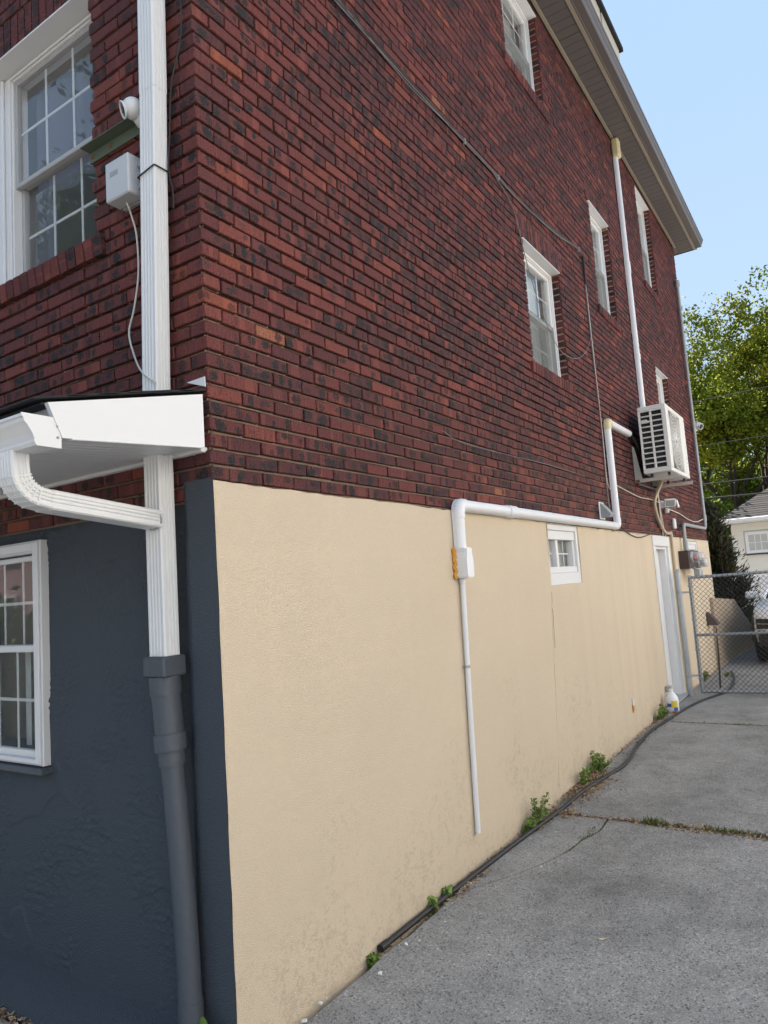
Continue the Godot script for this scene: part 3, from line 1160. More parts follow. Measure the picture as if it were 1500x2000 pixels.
	for b in [[0.0, 0.115, 0.0, 2.13], [0.825, 0.94, 0.0, 2.13]]: box(st, Vector3(b[0], b[2], -0.10), Vector3(b[1], b[3] - 0.14, 0.022), 0.006)
	box(st, Vector3(0.0, 1.991, -0.10), Vector3(0.94, 2.13, 0.024), 0.006)
	part(st, "casing", M.vinyl, d)
	st = start()
	box(st, Vector3(0.75, 0.02, -0.20), Vector3(0.824, 1.99, -0.005), 0.003)
	box(st, Vector3(0.116, 0.02, -0.20), Vector3(0.14, 1.99, -0.005), 0.003)
	box(st, Vector3(0.14, 1.955, -0.199), Vector3(0.75, 1.989, -0.006), 0.003)
	part(st, "jamb", M.vinyl, d)
	st = start()
	box(st, Vector3(0.144, 0.03, -0.135), Vector3(0.746, 1.95, -0.095), 0.004)
	for p in [[0.20, 0.42, 0.15, 0.75], [0.47, 0.69, 0.15, 0.75], [0.20, 0.42, 0.9, 1.80], [0.47, 0.69, 0.9, 1.80]]: box(st, Vector3(p[0], p[2], -0.096), Vector3(p[1], p[3], -0.088), 0.006)
	part(st, "leaf", M.vinyl, d)
	st = start()
	lathe(st, [Vector2(0.0, 0.07), Vector2(0.018, 0.066), Vector2(0.028, 0.05), Vector2(0.02, 0.03), Vector2(0.012, 0.022), Vector2(0.025, 0.012), Vector2(0.025, 0.0)], 14, Transform3D(Basis(Vector3.RIGHT, PI / 2), Vector3(0.20, 0.95, -0.095)))
	part(st, "knob", M.galvanized, d)
	st = start()
	box(st, Vector3(0.05, 0.0, -0.20), Vector3(0.90, 0.025, 0.075), 0.006)
	part(st, "threshold", M.galvanized_dull, d)

func basement_window(u0: float, u1: float, v0: float, v1: float, rec: float) -> void:
	var w := u1 - u0
	var h := v1 - v0
	var win := node("window", house, side_xf(-u0, v0))
	var z := -rec
	var st := start()
	bars(st, 0.0, w, 0.0, h, 0.05, z - 0.06, z + 0.045, 0.10)
	box(st, Vector3(0.05, h - 0.13, z - 0.05), Vector3(w - 0.05, h - 0.05, z + 0.03), 0.004)
	part(st, "frame", M.vinyl, win)
	st = start()
	box(st, Vector3(0.05, 0.101, z - 0.03), Vector3(w - 0.05, 0.155, z + 0.03), 0.004)
	box(st, Vector3(0.05, 0.156, z - 0.04), Vector3(0.09, h - 0.131, z + 0.02), 0.004)
	box(st, Vector3(w - 0.09, 0.156, z - 0.04), Vector3(w - 0.05, h - 0.131, z + 0.02), 0.004)
	box(st, Vector3(w * 0.36, 0.156, z - 0.04), Vector3(w * 0.36 + 0.05, h - 0.131, z + 0.018), 0.004)
	part(st, "sash", M.vinyl, win)
	for k in [0.22, 0.56, 0.72]:
		st = start()
		box(st, Vector3(w * k - 0.007, 0.156, z - 0.03), Vector3(w * k + 0.007, h - 0.131, z - 0.024), 0.001)
		part(st, "muntin", M.vinyl, win)
	st = start()
	box(st, Vector3(0.09, lerpf(0.156, h - 0.131, 0.5) - 0.007, z - 0.031), Vector3(w - 0.09, lerpf(0.156, h - 0.131, 0.5) + 0.007, z - 0.025), 0.001)
	part(st, "muntin", M.vinyl, win)
	st = start()
	quad(st, Vector3(0.085, 0.15, z - 0.02), Vector3(w - 0.085, 0.15, z - 0.02), Vector3(w - 0.085, h - 0.13, z - 0.02), Vector3(0.085, h - 0.13, z - 0.02))
	part(st, "pane", M.glass, win)
	st = start()
	drape(st, 0.06, w - 0.06, 0.12, h - 0.08, z - 0.10, 0.006, 46.0)
	part(st, "curtain", M.blind, win)

func build_eaves() -> void:
	var y := B + 5.44
	var z0 := 0.42
	var z1 := -12.12
	var soffit := node("soffit", house)
	var n := int((z0 - z1) / 0.136)
	var pieces := []
	for k in 3:
		var st := start()
		box(st, Vector3(-0.123, 0.0, -0.0655), Vector3(0.123, 0.012, 0.0655), 0.003)
		pieces.append(made(st))
	for i in n:
		var o := put(pieces[i % 3], "soffit_panel", M.soffit, soffit)
		o.position = Vector3(0.163, y + rng.randf_range(-0.0012, 0.0012), z0 - 0.068 - i * 0.136)
	for i in 52:
		var o := put(pieces[i % 3], "soffit_panel", M.soffit, soffit)
		o.rotation.y = PI / 2
		o.position = Vector3(-0.07 - i * 0.136, y, 0.163)
	for i in 20:
		var o := put(pieces[i % 3], "soffit_panel", M.soffit, soffit)
		o.rotation.y = PI / 2
		o.position = Vector3(-0.07 - i * 0.136, y, -11.90)
	var st := start()
	box(st, Vector3(0.002, y - 0.012, z1 + 0.35), Vector3(0.040, y + 0.006, -0.002), 0.003)
	part(st, "soffit_channel", M.tan_trim, house)
	st = start()
	box(st, Vector3(0.002, y + 0.0125, z1), Vector3(0.32, y + 0.03, z0))
	box(st, Vector3(-7.2, y + 0.0125, 0.002), Vector3(0.0, y + 0.03, z0))
	box(st, Vector3(-7.2, y + 0.0125, z1), Vector3(0.0, y + 0.03, -11.742))
	part(st, "soffit_backing", M.gutter_brown, house)
	st = start()
	box(st, Vector3(0.288, y - 0.010, z1), Vector3(0.326, y + 0.011, z0), 0.003)
	part(st, "fascia_lip", M.tan_trim, house)
	st = start()
	box(st, Vector3(0.3265, y - 0.004, z1), Vector3(0.346, y + 0.175, z0 + 0.02), 0.003)
	box(st, Vector3(-7.5, y - 0.004, z0 + 0.021), Vector3(0.346, y + 0.175, z0 + 0.04), 0.003)
	box(st, Vector3(-7.5, y - 0.004, z1 - 0.02), Vector3(0.346, y + 0.175, z1 - 0.001), 0.003)
	part(st, "fascia", M.gutter_brown, house)
	# K-style gutter along the eave
	st = start()
	var prof := PackedVector2Array([Vector2(0, 0.012), Vector2(0.075, 0.012), Vector2(0.085, 0.030), Vector2(0.088, 0.055), Vector2(0.108, 0.085), Vector2(0.112, 0.118), Vector2(0.122, 0.122), Vector2(0.122, 0.142), Vector2(0.104, 0.142), Vector2(0.100, 0.122), Vector2(0.096, 0.090), Vector2(0.076, 0.060), Vector2(0.070, 0.026), Vector2(0.006, 0.026), Vector2(0.004, 0.13), Vector2(0, 0.13)])
	var p2 := PackedVector2Array()
	for q in prof: p2.append(Vector2(q.x, -q.y))
	sweep(st, p2, [Vector3(0.3475, y, z0 + 0.02), Vector3(0.3475, y, z1)], Vector3.RIGHT)
	part(st, "gutter", M.gutter_brown, house)
	# hipped roof
	st = start()
	var e := y + 0.150
	var a := Vector3(0.40, e, z0 + 0.08)
	var b := Vector3(0.40, e, z1 - 0.04)
	var c := Vector3(-7.55, e, z1 - 0.04)
	var d := Vector3(-7.55, e, z0 + 0.08)
	var r1 := Vector3(-3.55, e + 2.9, -3.6)
	var r2 := Vector3(-3.55, e + 2.9, -8.3)
	var cc := Vector3(-3.5, e, -6)
	for off in [0.0, 0.028]:
		var u := Vector3(0, off, 0)
		for q in [[a, b, r2, r1], [b, c, r2], [c, d, r1, r2], [d, a, r1]]:
			var qq := []
			for v in q: qq.append(v + u)
			face(st, qq, cc)
	for q in [[a, b], [b, c], [c, d], [d, a]]: face(st, [q[0], q[1], q[1] + Vector3(0, 0.028, 0), q[0] + Vector3(0, 0.028, 0)], cc)
	part(st, "roof", M.shingle_black, house)
	# the dormer's eave over the roof edge
	var dm := node("dormer", house)
	st = start()
	box(st, Vector3(-3.4, B + 5.75, -7.55), Vector3(-0.16, B + 6.80, -3.2))
	part(st, "wall", M.grey_siding, dm)
	st = start()
	box(st, Vector3(-0.155, B + 6.66, -7.80), Vector3(0.165, B + 6.675, -3.0))
	part(st, "soffit", M.soffit, dm)
	st = start()
	box(st, Vector3(0.166, B + 6.63, -6.93), Vector3(0.19, B + 6.80, -3.0), 0.003)
	part(st, "fascia", M.cream_trim, dm)
	st = start()
	box(st, Vector3(0.172, B + 6.61, -7.82), Vector3(0.197, B + 6.79, -6.98), 0.003)
	part(st, "fascia", M.cream_trim, dm)
	st = start()
	box(st, Vector3(-3.4, B + 6.63, -7.84), Vector3(0.17, B + 6.80, -7.815), 0.003)
	part(st, "rake_board", M.cream_trim, dm)
	st = start()
	var ro := PackedVector2Array([Vector2(-3.4, 7.55), Vector2(-3.4, 7.60), Vector2(0.24, 6.86), Vector2(0.24, 6.80), Vector2(0.20, 6.80)])
	slab(st, ro, 4.95, Transform3D(Basis.IDENTITY, Vector3(0, B, -2.95)))
	part(st, "roof", M.shingle_black, dm)
	st = start()
	box(st, Vector3(-3.3, B + 6.8, -7.55), Vector3(-0.5, B + 7.0, -3.2))
	part(st, "gable", M.grey_siding, dm)

# ---------------------------------------------------------------- fittings on the front
func ribbed(w: float, d: float) -> PackedVector2Array:      # outline of a ribbed rectangular downpipe
	var out := PackedVector2Array()
	var c := [Vector2(-w / 2, -d / 2), Vector2(w / 2, -d / 2), Vector2(w / 2, d / 2), Vector2(-w / 2, d / 2)]
	for i in 4:
		var a: Vector2 = c[i]
		var b: Vector2 = c[(i + 1) % 4]
		var t := (b - a).normalized()
		var n := -t.orthogonal() * -1.0
		n = (-(a + b) / 2).normalized()
		var l := a.distance_to(b)
		out.append(a + t * 0.006 + n * 0.0)
		var k := 4 if l > 0.085 else 3
		for j in k:
			var m := l * (0.5 + (j - (k - 1) / 2.0) * 0.19)
			for e in [[-0.0062, 0.0], [-0.0028, 0.0042], [0.0028, 0.0042], [0.0062, 0.0]]: out.append(a + t * (m + e[0]) + n * e[1])
		out.append(b - t * 0.006)
	return out

func build_front_fittings() -> void:
	# canopy over the front
	var can := thing("porch_canopy", Vector3(0, B, 0), "shallow white canopy with dark shingles over the slate blue wall", "canopy")
	var st := start()
	var board := PackedVector2Array([Vector2(0.025, 0.135), Vector2(0.64, 0.085), Vector2(0.69, 0.196), Vector2(0.025, 0.352)])
	var endx := Transform3D(Basis(Vector3(0, 0, 1), Vector3.UP, Vector3(-1, 0, 0)), Vector3(-0.028, 0, 0))
	slab(st, board, 0.02, endx)
	part(st, "end_board", M.painted_metal, can)
	st = start()
	box(st, Vector3(-0.034, 0.127, 0.026), Vector3(-0.005, 0.135, 0.60), 0.002, Transform3D(Basis(Vector3.RIGHT, 0.08), Vector3(0, 0.004, 0)))
	part(st, "edge_trim", M.painted_metal, can)
	for i in 40:
		st = start()
		var x := -0.038 - i * 0.1
		for p in [[0.0, 0.046], [0.05, 0.096]]:
			box(st, Vector3(x - p[1], 0.0, 0.0), Vector3(x - p[0], 0.008, 0.60), 0.0025, Transform3D(Basis(Vector3.RIGHT, 0.078), Vector3(0, 0.132, 0.03)))
		part(st, "soffit_panel", M.vinyl, can)
	st = start()
	box(st, Vector3(-4.1, 0.120, -0.012), Vector3(-0.03, 0.142, 0.026), 0.003)
	part(st, "wall_trim", M.painted_metal, can)
	st = start()
	box(st, Vector3(-4.1, 0.082, 0.628), Vector3(-0.05, 0.20, 0.645), 0.003)
	part(st, "fascia", M.painted_metal, can)
	# shingles in overlapping courses
	for i in 6:
		st = start()
		var t0 := i / 6.0
		var za := 0.735 - t0 * 0.72
		var ya := 0.198 + t0 * 0.167
		for k in 16:
			var x := -0.012 - k * 0.26 - (0.13 if i % 2 else 0.0)
			var lift := rng.randf_range(0.0, 0.004)
			box(st, Vector3(x - 0.256, 0.0, 0.0), Vector3(x + (0.13 if k == 0 and i % 2 else 0.0), 0.008, 0.20), 0.002, Transform3D(Basis(Vector3.RIGHT, 0.2305) * Basis(Vector3.UP, 0.0), Vector3(0, ya + 0.047 + lift, za - 0.195)))
		part(st, "shingle_course", M.shingle_black, can)
	st = start()
	slab(st, PackedVector2Array([Vector2(-0.01, 0.355), Vector2(0.66, 0.196), Vector2(0.70, 0.192), Vector2(0.70, 0.198), Vector2(-0.01, 0.364)]), 4.08, Transform3D(Basis(Vector3(0, 0, 1), Vector3.UP, Vector3(-1, 0, 0)), Vector3(-0.03, 0, 0)) * Transform3D(Basis.IDENTITY, Vector3(0, 0, 4.08)))
	part(st, "deck", M.shingle_black, can)
	st = start()
	slab(st, PackedVector2Array([Vector2(-0.006, 0.428), Vector2(-0.004, 0.385), Vector2(-0.112, 0.425)]), 0.003, Transform3D(Basis.IDENTITY, Vector3(0, 0, 0.012)))
	part(st, "flashing", M.painted_metal, can)
	# its gutter
	var gt := thing("canopy_gutter", Vector3(0, B, 0), "white gutter along the front edge of the canopy", "gutter")
	var prof := PackedVector2Array([Vector2(0, 0.0), Vector2(0.078, 0.0), Vector2(0.086, 0.012), Vector2(0.084, 0.022), Vector2(0.092, 0.045), Vector2(0.108, 0.072), Vector2(0.118, 0.084), Vector2(0.120, 0.098), Vector2(0.126, 0.102), Vector2(0.126, 0.112), Vector2(0.112, 0.112), Vector2(0.104, 0.08), Vector2(0.080, 0.030), Vector2(0.074, 0.006), Vector2(0.004, 0.006), Vector2(0.004, 0.112), Vector2(0, 0.112)])
	st = start()
	for i in prof.size(): prof[i].y *= 0.86
	sweep(st, flip(prof), [Vector3(-4.1, 0.053, 0.646), Vector3(-0.016, 0.053, 0.646)], Vector3(0, 0, 1))
	part(st, "trough", M.painted_metal, gt)
	st = start()
	var cap := PackedVector2Array([Vector2(-0.004, -0.003), Vector2(0.080, -0.003), Vector2(0.089, 0.012), Vector2(0.088, 0.022), Vector2(0.095, 0.044), Vector2(0.111, 0.071), Vector2(0.121, 0.083), Vector2(0.124, 0.097), Vector2(0.130, 0.101), Vector2(0.130, 0.113), Vector2(-0.004, 0.113)])
	for i in cap.size(): cap[i].y *= 0.86
	slab(st, cap, 0.004, Transform3D(Basis(Vector3(0, 0, 1), Vector3.UP, Vector3(-1, 0, 0)), Vector3(-0.016, 0.053, 0.646)))
	part(st, "end_cap", M.painted_metal, gt)
	for yy in [0.085, 0.122]:
		st = start()
		lathe(st, [Vector2(0, 0.004), Vector2(0.004, 0.003), Vector2(0.005, 0.0)], 8, Transform3D(Basis(Vector3.BACK, -PI / 2), Vector3(-0.0115, yy, 0.655)))
		part(st, "rivet", M.galvanized_dull, gt)
	# the short pipe from that gutter back to the downpipe
	var off := thing("offset_pipe", Vector3(0, B, 0), "white ribbed elbow and short pipe from canopy gutter to downpipe", "pipe")
	var path := [Vector3(-0.195, 0.058, 0.700), Vector3(-0.195, 0.018, 0.700), Vector3(-0.195, -0.004, 0.698)]
	for k in 6:
		var a := (k + 1) / 7.0 * 1.40
		path.append(Vector3(-0.195 - 0.004 * a, -0.004 - 0.088 * sin(a), 0.698 - 0.10 * (1.0 - cos(a))))
	path.append(Vector3(-0.202, -0.097, 0.575))
	st = start()
	sweep(st, ribbed(0.092, 0.066), path, Vector3.RIGHT)
	part(st, "elbow", M.painted_metal, off)
	for k in 6:
		st = start()
		var i := 3 + k
		var t: Vector3 = (path[i + 1] - path[i - 1]).normalized() if i + 1 < path.size() else (path[i] - path[i - 1]).normalized()
		var rim := PackedVector2Array()
		for q in [Vector2(-0.0466, -0.0336), Vector2(0.0466, -0.0336), Vector2(0.0466, 0.0336), Vector2(-0.0466, 0.0336)]: rim.append(q)
		sweep(st, rim, [path[i] - t * 0.0025, path[i] + t * 0.0025], Vector3.RIGHT)
		part(st, "crimp", M.painted_metal, off)
	st = start()
	sweep(st, ribbed(0.096, 0.070), [Vector3(-0.202, -0.095, 0.59), Vector3(-0.238, -0.138, 0.098)], Vector3.RIGHT)
	part(st, "pipe", M.painted_metal, off)
	st = start()
	var bead := []
	for k in 17:
		var a := TAU * k / 16.0
		bead.append(Vector3(-0.238 + 0.05 * cos(a), -0.138 + 0.038 * sin(a), 0.1035 + 0.0015 * sin(a * 5)))
	tube(st, bead, 0.0038, 5)
	part(st, "sealant", M.galvanized_dull, off)
	# the downpipe from the eave
	var dp := thing("downspout", Vector3(0, B, 0), "tall white ribbed downpipe near the corner of the brick front", "downspout")
	for seg in [[Vector3(-0.112, 5.40, 0.058), Vector3(-0.1985, 1.725, 0.058), 0.100], [Vector3(-0.1983, 1.735, 0.058), Vector3(-0.249, 0.30, 0.058), 0.097], [Vector3(-0.249, 0.30, 0.058), Vector3(-0.252, -0.69, 0.058), 0.100]]:
		st = start()
		sweep(st, ribbed(seg[2], 0.078 if seg[2] > 0.098 else 0.075), [seg[0], seg[1]], Vector3.RIGHT)
		part(st, "pipe", M.painted_metal, dp)
	st = start()
	box(st, Vector3(-0.24, 4.2, 0.0), Vector3(-0.06, 4.23, 0.100), 0.002)
	part(st, "strap", M.painted_metal, dp)
	st = start()
	var tie := []
	for q in [[-0.268, 0.012], [-0.268, 0.100], [-0.158, 0.100], [-0.158, 0.012]]: tie.append(Vector3(q[0], 1.345 + (0.018 if q[0] > -0.2 else 0.0), q[1]))
	tube(st, bend(tie, 0.006, 2), 0.0035, 6)
	part(st, "cable_tie", M.black_cable, dp)
	# painted plastic drain below it
	var dr := thing("drain_pipe", Vector3(0, B, 0), "slate blue painted round drain pipe below the white downpipe", "pipe")
	st = start()
	box(st, Vector3(-0.318, -0.765, 0.002), Vector3(-0.188, -0.682, 0.118), 0.008)
	part(st, "adapter", M.grey_pipe, dr)
	var sects := [[-0.764, -0.835, 0.062, 0.062], [-0.834, -1.005, 0.057, 0.056], [-0.985, -1.050, 0.064, 0.063], [-1.049, -1.105, 0.052, 0.052]]
	for s in sects:
		st = start()
		var x0: float = -0.253 + clampf((-0.80 - s[0]) * 0.09, 0.0, 0.05)
		var x1: float = -0.253 + clampf((-0.80 - s[1]) * 0.09, 0.0, 0.05)
		tube(st, [Vector3(x0, s[0], 0.060), Vector3(x1, s[1], 0.060)], [s[2], s[3]], 28)
		part(st, "coupling", M.grey_pipe, dr)
	st = start()
	tube(st, curve([Vector3(-0.228, -1.09, 0.060), Vector3(-0.206, -1.35, 0.060), Vector3(-0.182, -1.70, 0.061), Vector3(-0.170, -2.02, 0.063), Vector3(-0.166, -2.25, 0.064)], 6), 0.0445, 28)
	part(st, "pipe", M.grey_pipe, dr)
	st = start()
	tube(st, [Vector3(-0.172, -1.965, 0.0625), Vector3(-0.1695, -2.03, 0.063)], 0.0475, 28)
	part(st, "collar", M.grey_pipe, dr)
	# security camera: base, ball, eye
	sec_camera(Vector3(-0.318, B + 1.70, 0.0), 0.0, "white turret security camera beside the tall front window", 1.0)
	# steel angle with flaking green paint
	st = start()
	box(st, Vector3(-0.725, -0.006, 0.002), Vector3(-0.26, 0.048, 0.009), 0.001, Transform3D(Basis(Vector3.BACK, -0.0), Vector3(0, B + 1.640, 0)))
	box(st, Vector3(-0.725, 0.0485, -0.01), Vector3(-0.26, 0.054, 0.060), 0.001, Transform3D(Basis.IDENTITY, Vector3(0, B + 1.640, 0)))
	var br := thing("angle_bracket", Vector3.ZERO, "dark green steel angle under the front security camera", "bracket")
	part(st, "angle", M.green_iron, br)
	for x in [-0.70, -0.56, -0.32]:
		st = start()
		lathe(st, [Vector2(0, 0.008), Vector2(0.008, 0.006), Vector2(0.010, 0.0)], 8, Transform3D(Basis(Vector3.RIGHT, PI / 2), Vector3(x, B + 1.662, 0.0092)))
		part(st, "bolt", M.rust, br)
	# cable company's box
	var jb := thing("junction_box", Vector3(-0.395, B + 1.395, 0), "light grey utility box hanging beside the downpipe", "utility box")
	st = start()
	box(st, Vector3(-0.085, -0.092, 0.028), Vector3(0.075, 0.092, 0.106), 0.006)
	part(st, "lid", M.box_grey, jb)
	st = start()
	box(st, Vector3(-0.075, -0.096, 0.004), Vector3(0.085, 0.088, 0.0275), 0.004)
	part(st, "back", M.galvanized_dull, jb)
	for yy in [-0.05, 0.0, 0.05]:
		st = start()
		box(st, Vector3(0.0752, yy - 0.012, 0.03), Vector3(0.092, yy + 0.012, 0.06), 0.003)
		part(st, "latch", M.galvanized_dull, jb)
	st = start()
	box(st, Vector3(-0.05, 0.015, 0.1058), Vector3(0.005, 0.038, 0.1072), 0.0005)
	part(st, "stamp", M.galvanized_dull, jb)
	# cables on the front
	st = start()
	tube(st, curve([Vector3(-0.405, 1.31, 0.055), Vector3(-0.40, 1.24, 0.030), Vector3(-0.388, 1.15, 0.018), Vector3(-0.388, 0.98, 0.016), Vector3(-0.425, 0.83, 0.016), Vector3(-0.462, 0.73, 0.018), Vector3(-0.42, 0.62, 0.03), Vector3(-0.33, 0.52, 0.070), Vector3(-0.24, 0.46, 0.106), Vector3(-0.19, 0.425, 0.108)], 6), 0.0042, 8)
	var wc := tag(part(st, "cable", M.white_cable, self), "white cable hanging from the grey utility box down to canopy", "cable")
	wc.position.y = B
	st = start()
	tube(st, curve([Vector3(-0.045, 2.9, 0.012), Vector3(-0.052, 2.1, 0.012), Vector3(-0.07, 1.92, 0.014), Vector3(-0.125, 1.76, 0.018), Vector3(-0.143, 1.54, 0.022), Vector3(-0.150, 1.38, 0.03), Vector3(-0.14, 1.27, 0.02), Vector3(-0.15, 1.20, 0.012)], 6), 0.0038, 6)
	var bc := tag(part(st, "cable", M.black_cable, self), "thin black cable running down the brick behind the downpipe", "cable")
	bc.position.y = B

func flip(p: PackedVector2Array) -> PackedVector2Array:
	var out := PackedVector2Array()
	for q in p: out.append(Vector2(q.x, -q.y))
	return out

func sec_camera(at: Vector3, turn: float, label: String, s: float) -> Node3D:
	var c := thing("security_camera", at, label, "camera")
	c.rotation.y = turn
	c.scale = Vector3.ONE * s
	var out := Transform3D(Basis(Vector3.RIGHT, PI / 2), Vector3.ZERO)
	var st := start()
	lathe(st, [Vector2(0.056, 0.002), Vector2(0.057, 0.016), Vector2(0.052, 0.024), Vector2(0.045, 0.040), Vector2(0.028, 0.052), Vector2(0, 0.055)], 24, out)
	part(st, "base", M.painted_metal, c)
	var aim := Transform3D(Basis(Vector3.UP, -0.55) * Basis(Vector3.RIGHT, PI / 2 + 0.35), Vector3(-0.012, 0.012, 0.062))
	st = start()
	var ball := []
	for k in 13:
		var a := lerpf(-PI / 2, 0.95, k / 12.0)
		ball.append(Vector2(0.047 * cos(a), 0.047 * sin(a)))
	ball.append(Vector2(0.033, 0.046))
	lathe(st, ball, 24, aim)
	part(st, "ball", M.painted_metal, c)
	st = start()
	lathe(st, [Vector2(0.033, 0.046), Vector2(0.031, 0.043), Vector2(0.014, 0.043), Vector2(0.012, 0.047), Vector2(0, 0.048)], 24, aim)
	part(st, "lens", M.lens_black, c)
	st = start()
	lathe(st, [Vector2(0.036, 0.040), Vector2(0.038, 0.047), Vector2(0.034, 0.049), Vector2(0.032, 0.045)], 24, aim)
	part(st, "bezel", M.painted_metal, c)
	return c

# ---------------------------------------------------------------- fittings on the side wall
func dee(w: float, d: float) -> PackedVector2Array:      # outline of a line-set cover: flat back, rounded front; x along the wall, y out of it
	var out := PackedVector2Array([Vector2(-w / 2, 0.001), Vector2(w / 2, 0.001)])
	for k in 13:
		var a := PI * k / 12.0
		out.append(Vector2(w / 2 * cos(a) * (1.0 if k in [0, 12] else 0.97), d * 0.45 + (d * 0.55) * sin(a)))
	return out

func cover_run(parent: Node3D, called: String, a: Vector3, b: Vector3, w: float, d: float, m: Material) -> void:
	var st := start()
	var t := (b - a).normalized()
	var sx := t.cross(Vector3.RIGHT)
	var o := dee(w, d)
	# sweep's second axis is t x sx, which must point out of the wall
	if t.cross(sx).x < 0: sx = -sx
	sweep(st, o, [a, b], sx, true, false)
	part(st, called, m, parent)

func cover_elbow(parent: Node3D, p: Vector3, from: Vector3, to: Vector3, w: float, d: float, m: Material) -> void:
	var st := start()
	var path := bend([p + from * 0.085, p, p + to * 0.085], 0.055, 6)
	var rings := []
	for i in path.size():
		var t: Vector3 = (path[mini(i + 1, path.size() - 1)] - path[maxi(i - 1, 0)]).normalized()
		var sx := Vector3.RIGHT.cross(t)
		var ring := []
		for q in dee(w, d): ring.append(path[i] + sx * q.x + Vector3.RIGHT * q.y)
		rings.append(ring)
	for i in rings.size() - 1:
		for k in rings[i].size():
			var k2: int = (k + 1) % rings[i].size()
			quad(st, rings[i][k], rings[i][k2], rings[i + 1][k2], rings[i + 1][k])
	for e in [0, rings.size() - 1]:
		var c := Vector3.ZERO
		for v in rings[e]: c += v
		face(st, rings[e], path[path.size() / 2])
	part(st, "elbow", m, parent)

func build_side_fittings() -> void:
	# --- covered refrigerant lines, near run
	var ls := thing("line_cover", Vector3(0, B, 0), "white plastic line cover running along top of beige stucco to compressor", "pipe cover")
	var U := Vector3.UP
	var Z := Vector3(0, 0, -1)
	var y := 0.022
	cover_elbow(ls, Vector3(0.008, y, -2.06), -U, Z, 0.088, 0.070, M.pvc)
	cover_run(ls, "duct", Vector3(0.008, -0.06, -2.06), Vector3(0.008, -0.262, -2.055), 0.078, 0.064, M.pvc)
	cover_run(ls, "duct", Vector3(0.008, y, -2.14), Vector3(0.008, y, -2.90), 0.078, 0.064, M.pvc)
	cover_run(ls, "coupling", Vector3(0.008, y, -2.84), Vector3(0.008, y, -2.98), 0.090, 0.071, M.pvc)
	cover_run(ls, "duct", Vector3(0.008, y, -2.92), Vector3(0.008, y - 0.006, -5.72), 0.078, 0.064, M.pvc)
	cover_elbow(ls, Vector3(0.008, y - 0.006, -5.79), -Z, U, 0.084, 0.068, M.pvc)
	cover_run(ls, "duct", Vector3(0.008, 0.09, -5.79), Vector3(0.008, 1.10, -5.79), 0.078, 0.064, M.pvc)
	cover_elbow(ls, Vector3(0.008, 1.165, -5.79), -U, Z, 0.088, 0.070, M.old_plastic)
	cover_run(ls, "duct", Vector3(0.008, 1.165, -5.87), Vector3(0.008, 1.165, -6.72), 0.078, 0.064, M.pvc)
	var st := start()
	for k in 3: tube(st, curve([Vector3(0.03 + 0.012 * k, 1.165 + 0.012 * (k - 1), -6.70), Vector3(0.05, 1.12, -6.85), Vector3(0.10, 1.02 - 0.05 * k, -6.98), Vector3(0.13, 0.95 - 0.06 * k, -7.05)], 5), 0.014, 8)
	part(st, "insulated_tubes", M.black_rubber, ls)
	# bottle-shaped end with foam behind it
	st = start()
	var bottle := PackedVector2Array([Vector2(-0.040, 0.0), Vector2(-0.040, -0.03), Vector2(-0.043, -0.045), Vector2(-0.050, -0.07), Vector2(-0.050, -0.178), Vector2(-0.044, -0.19), Vector2(0.044, -0.19), Vector2(0.052, -0.178), Vector2(0.052, -0.075), Vector2(0.042, -0.045), Vector2(0.040, -0.03), Vector2(0.040, 0.0)])
	slab(st, bottle, 0.072, side_xf(-2.055, -0.255 - B, 0.082))
	var small := PackedVector2Array()
	for q in bottle: small.append(Vector2(q.x * 0.90, -0.095 + (q.y + 0.095) * 0.95))
	slab(st, small, 0.012, side_xf(-2.055, -0.255 - B, 0.0945))
	part(st, "end_box", M.pvc, ls)
	st = start()
	var fm := []
	for k in 14: fm.append(Vector3(0.014 + 0.006 * sin(k * 2.1), -0.255 - 0.19 * k / 13.0, -1.998 + 0.006 * sin(k * 1.7)))
	var fr := []
	for k in 14: fr.append(0.010 + 0.005 * absf(sin(k * 1.3)))
	tube(st, fm, fr, 8)
	part(st, "foam", M.foam, ls)
	# --- drip pipe
	var dp := thing("drip_pipe", Vector3(0, B, 0), "thin white drain pipe hanging down the beige stucco", "pipe")
	st = start()
	tube(st, [Vector3(0.026, -0.445, -2.062), Vector3(0.024, -1.20, -2.03), Vector3(0.024, -1.98, -2.005)], 0.0165, 16)
	part(st, "pipe", M.pvc, dp)
	st = start()
	tube(st, [Vector3(0.026, -0.43, -2.062), Vector3(0.026, -0.475, -2.061)], 0.021, 16)
	part(st, "socket", M.pvc, dp)
	st = start()
	var sp := []
	for k in 9:
		var a := PI * k / 8.0
		sp.append(Vector3(0.024 + 0.019 * sin(a), -0.993, -2.036 - 0.020 * cos(a)))
	sp.push_front(Vector3(0.006, -0.993, -2.005))
	sp.append(Vector3(0.006, -0.993, -2.07))
	sweep(st, PackedVector2Array([Vector2(-0.008, -0.0015), Vector2(0.008, -0.0015), Vector2(0.008, 0.0015), Vector2(-0.008, 0.0015)]), sp, Vector3.UP)
	part(st, "strap", M.galvanized, dp)
	# --- far run, up to the eave
	var lt := thing("line_cover", Vector3(0, B, 0), "tall white line cover rising from compressor to the eave", "pipe cover")
	cover_run(lt, "duct", Vector3(0.004, 1.25, -7.64), Vector3(0.004, 3.58, -7.64), 0.078, 0.062, M.pvc)
	cover_run(lt, "duct", Vector3(0.004, 3.60, -7.645), Vector3(0.004, 5.20, -7.645), 0.074, 0.060, M.pvc)
	cover_run(lt, "coupling", Vector3(0.004, 3.50, -7.642), Vector3(0.004, 3.66, -7.642), 0.086, 0.068, M.pvc)
	cover_run(lt, "coupling", Vector3(0.004, 2.30, -7.64), Vector3(0.004, 2.38, -7.64), 0.086, 0.068, M.pvc)
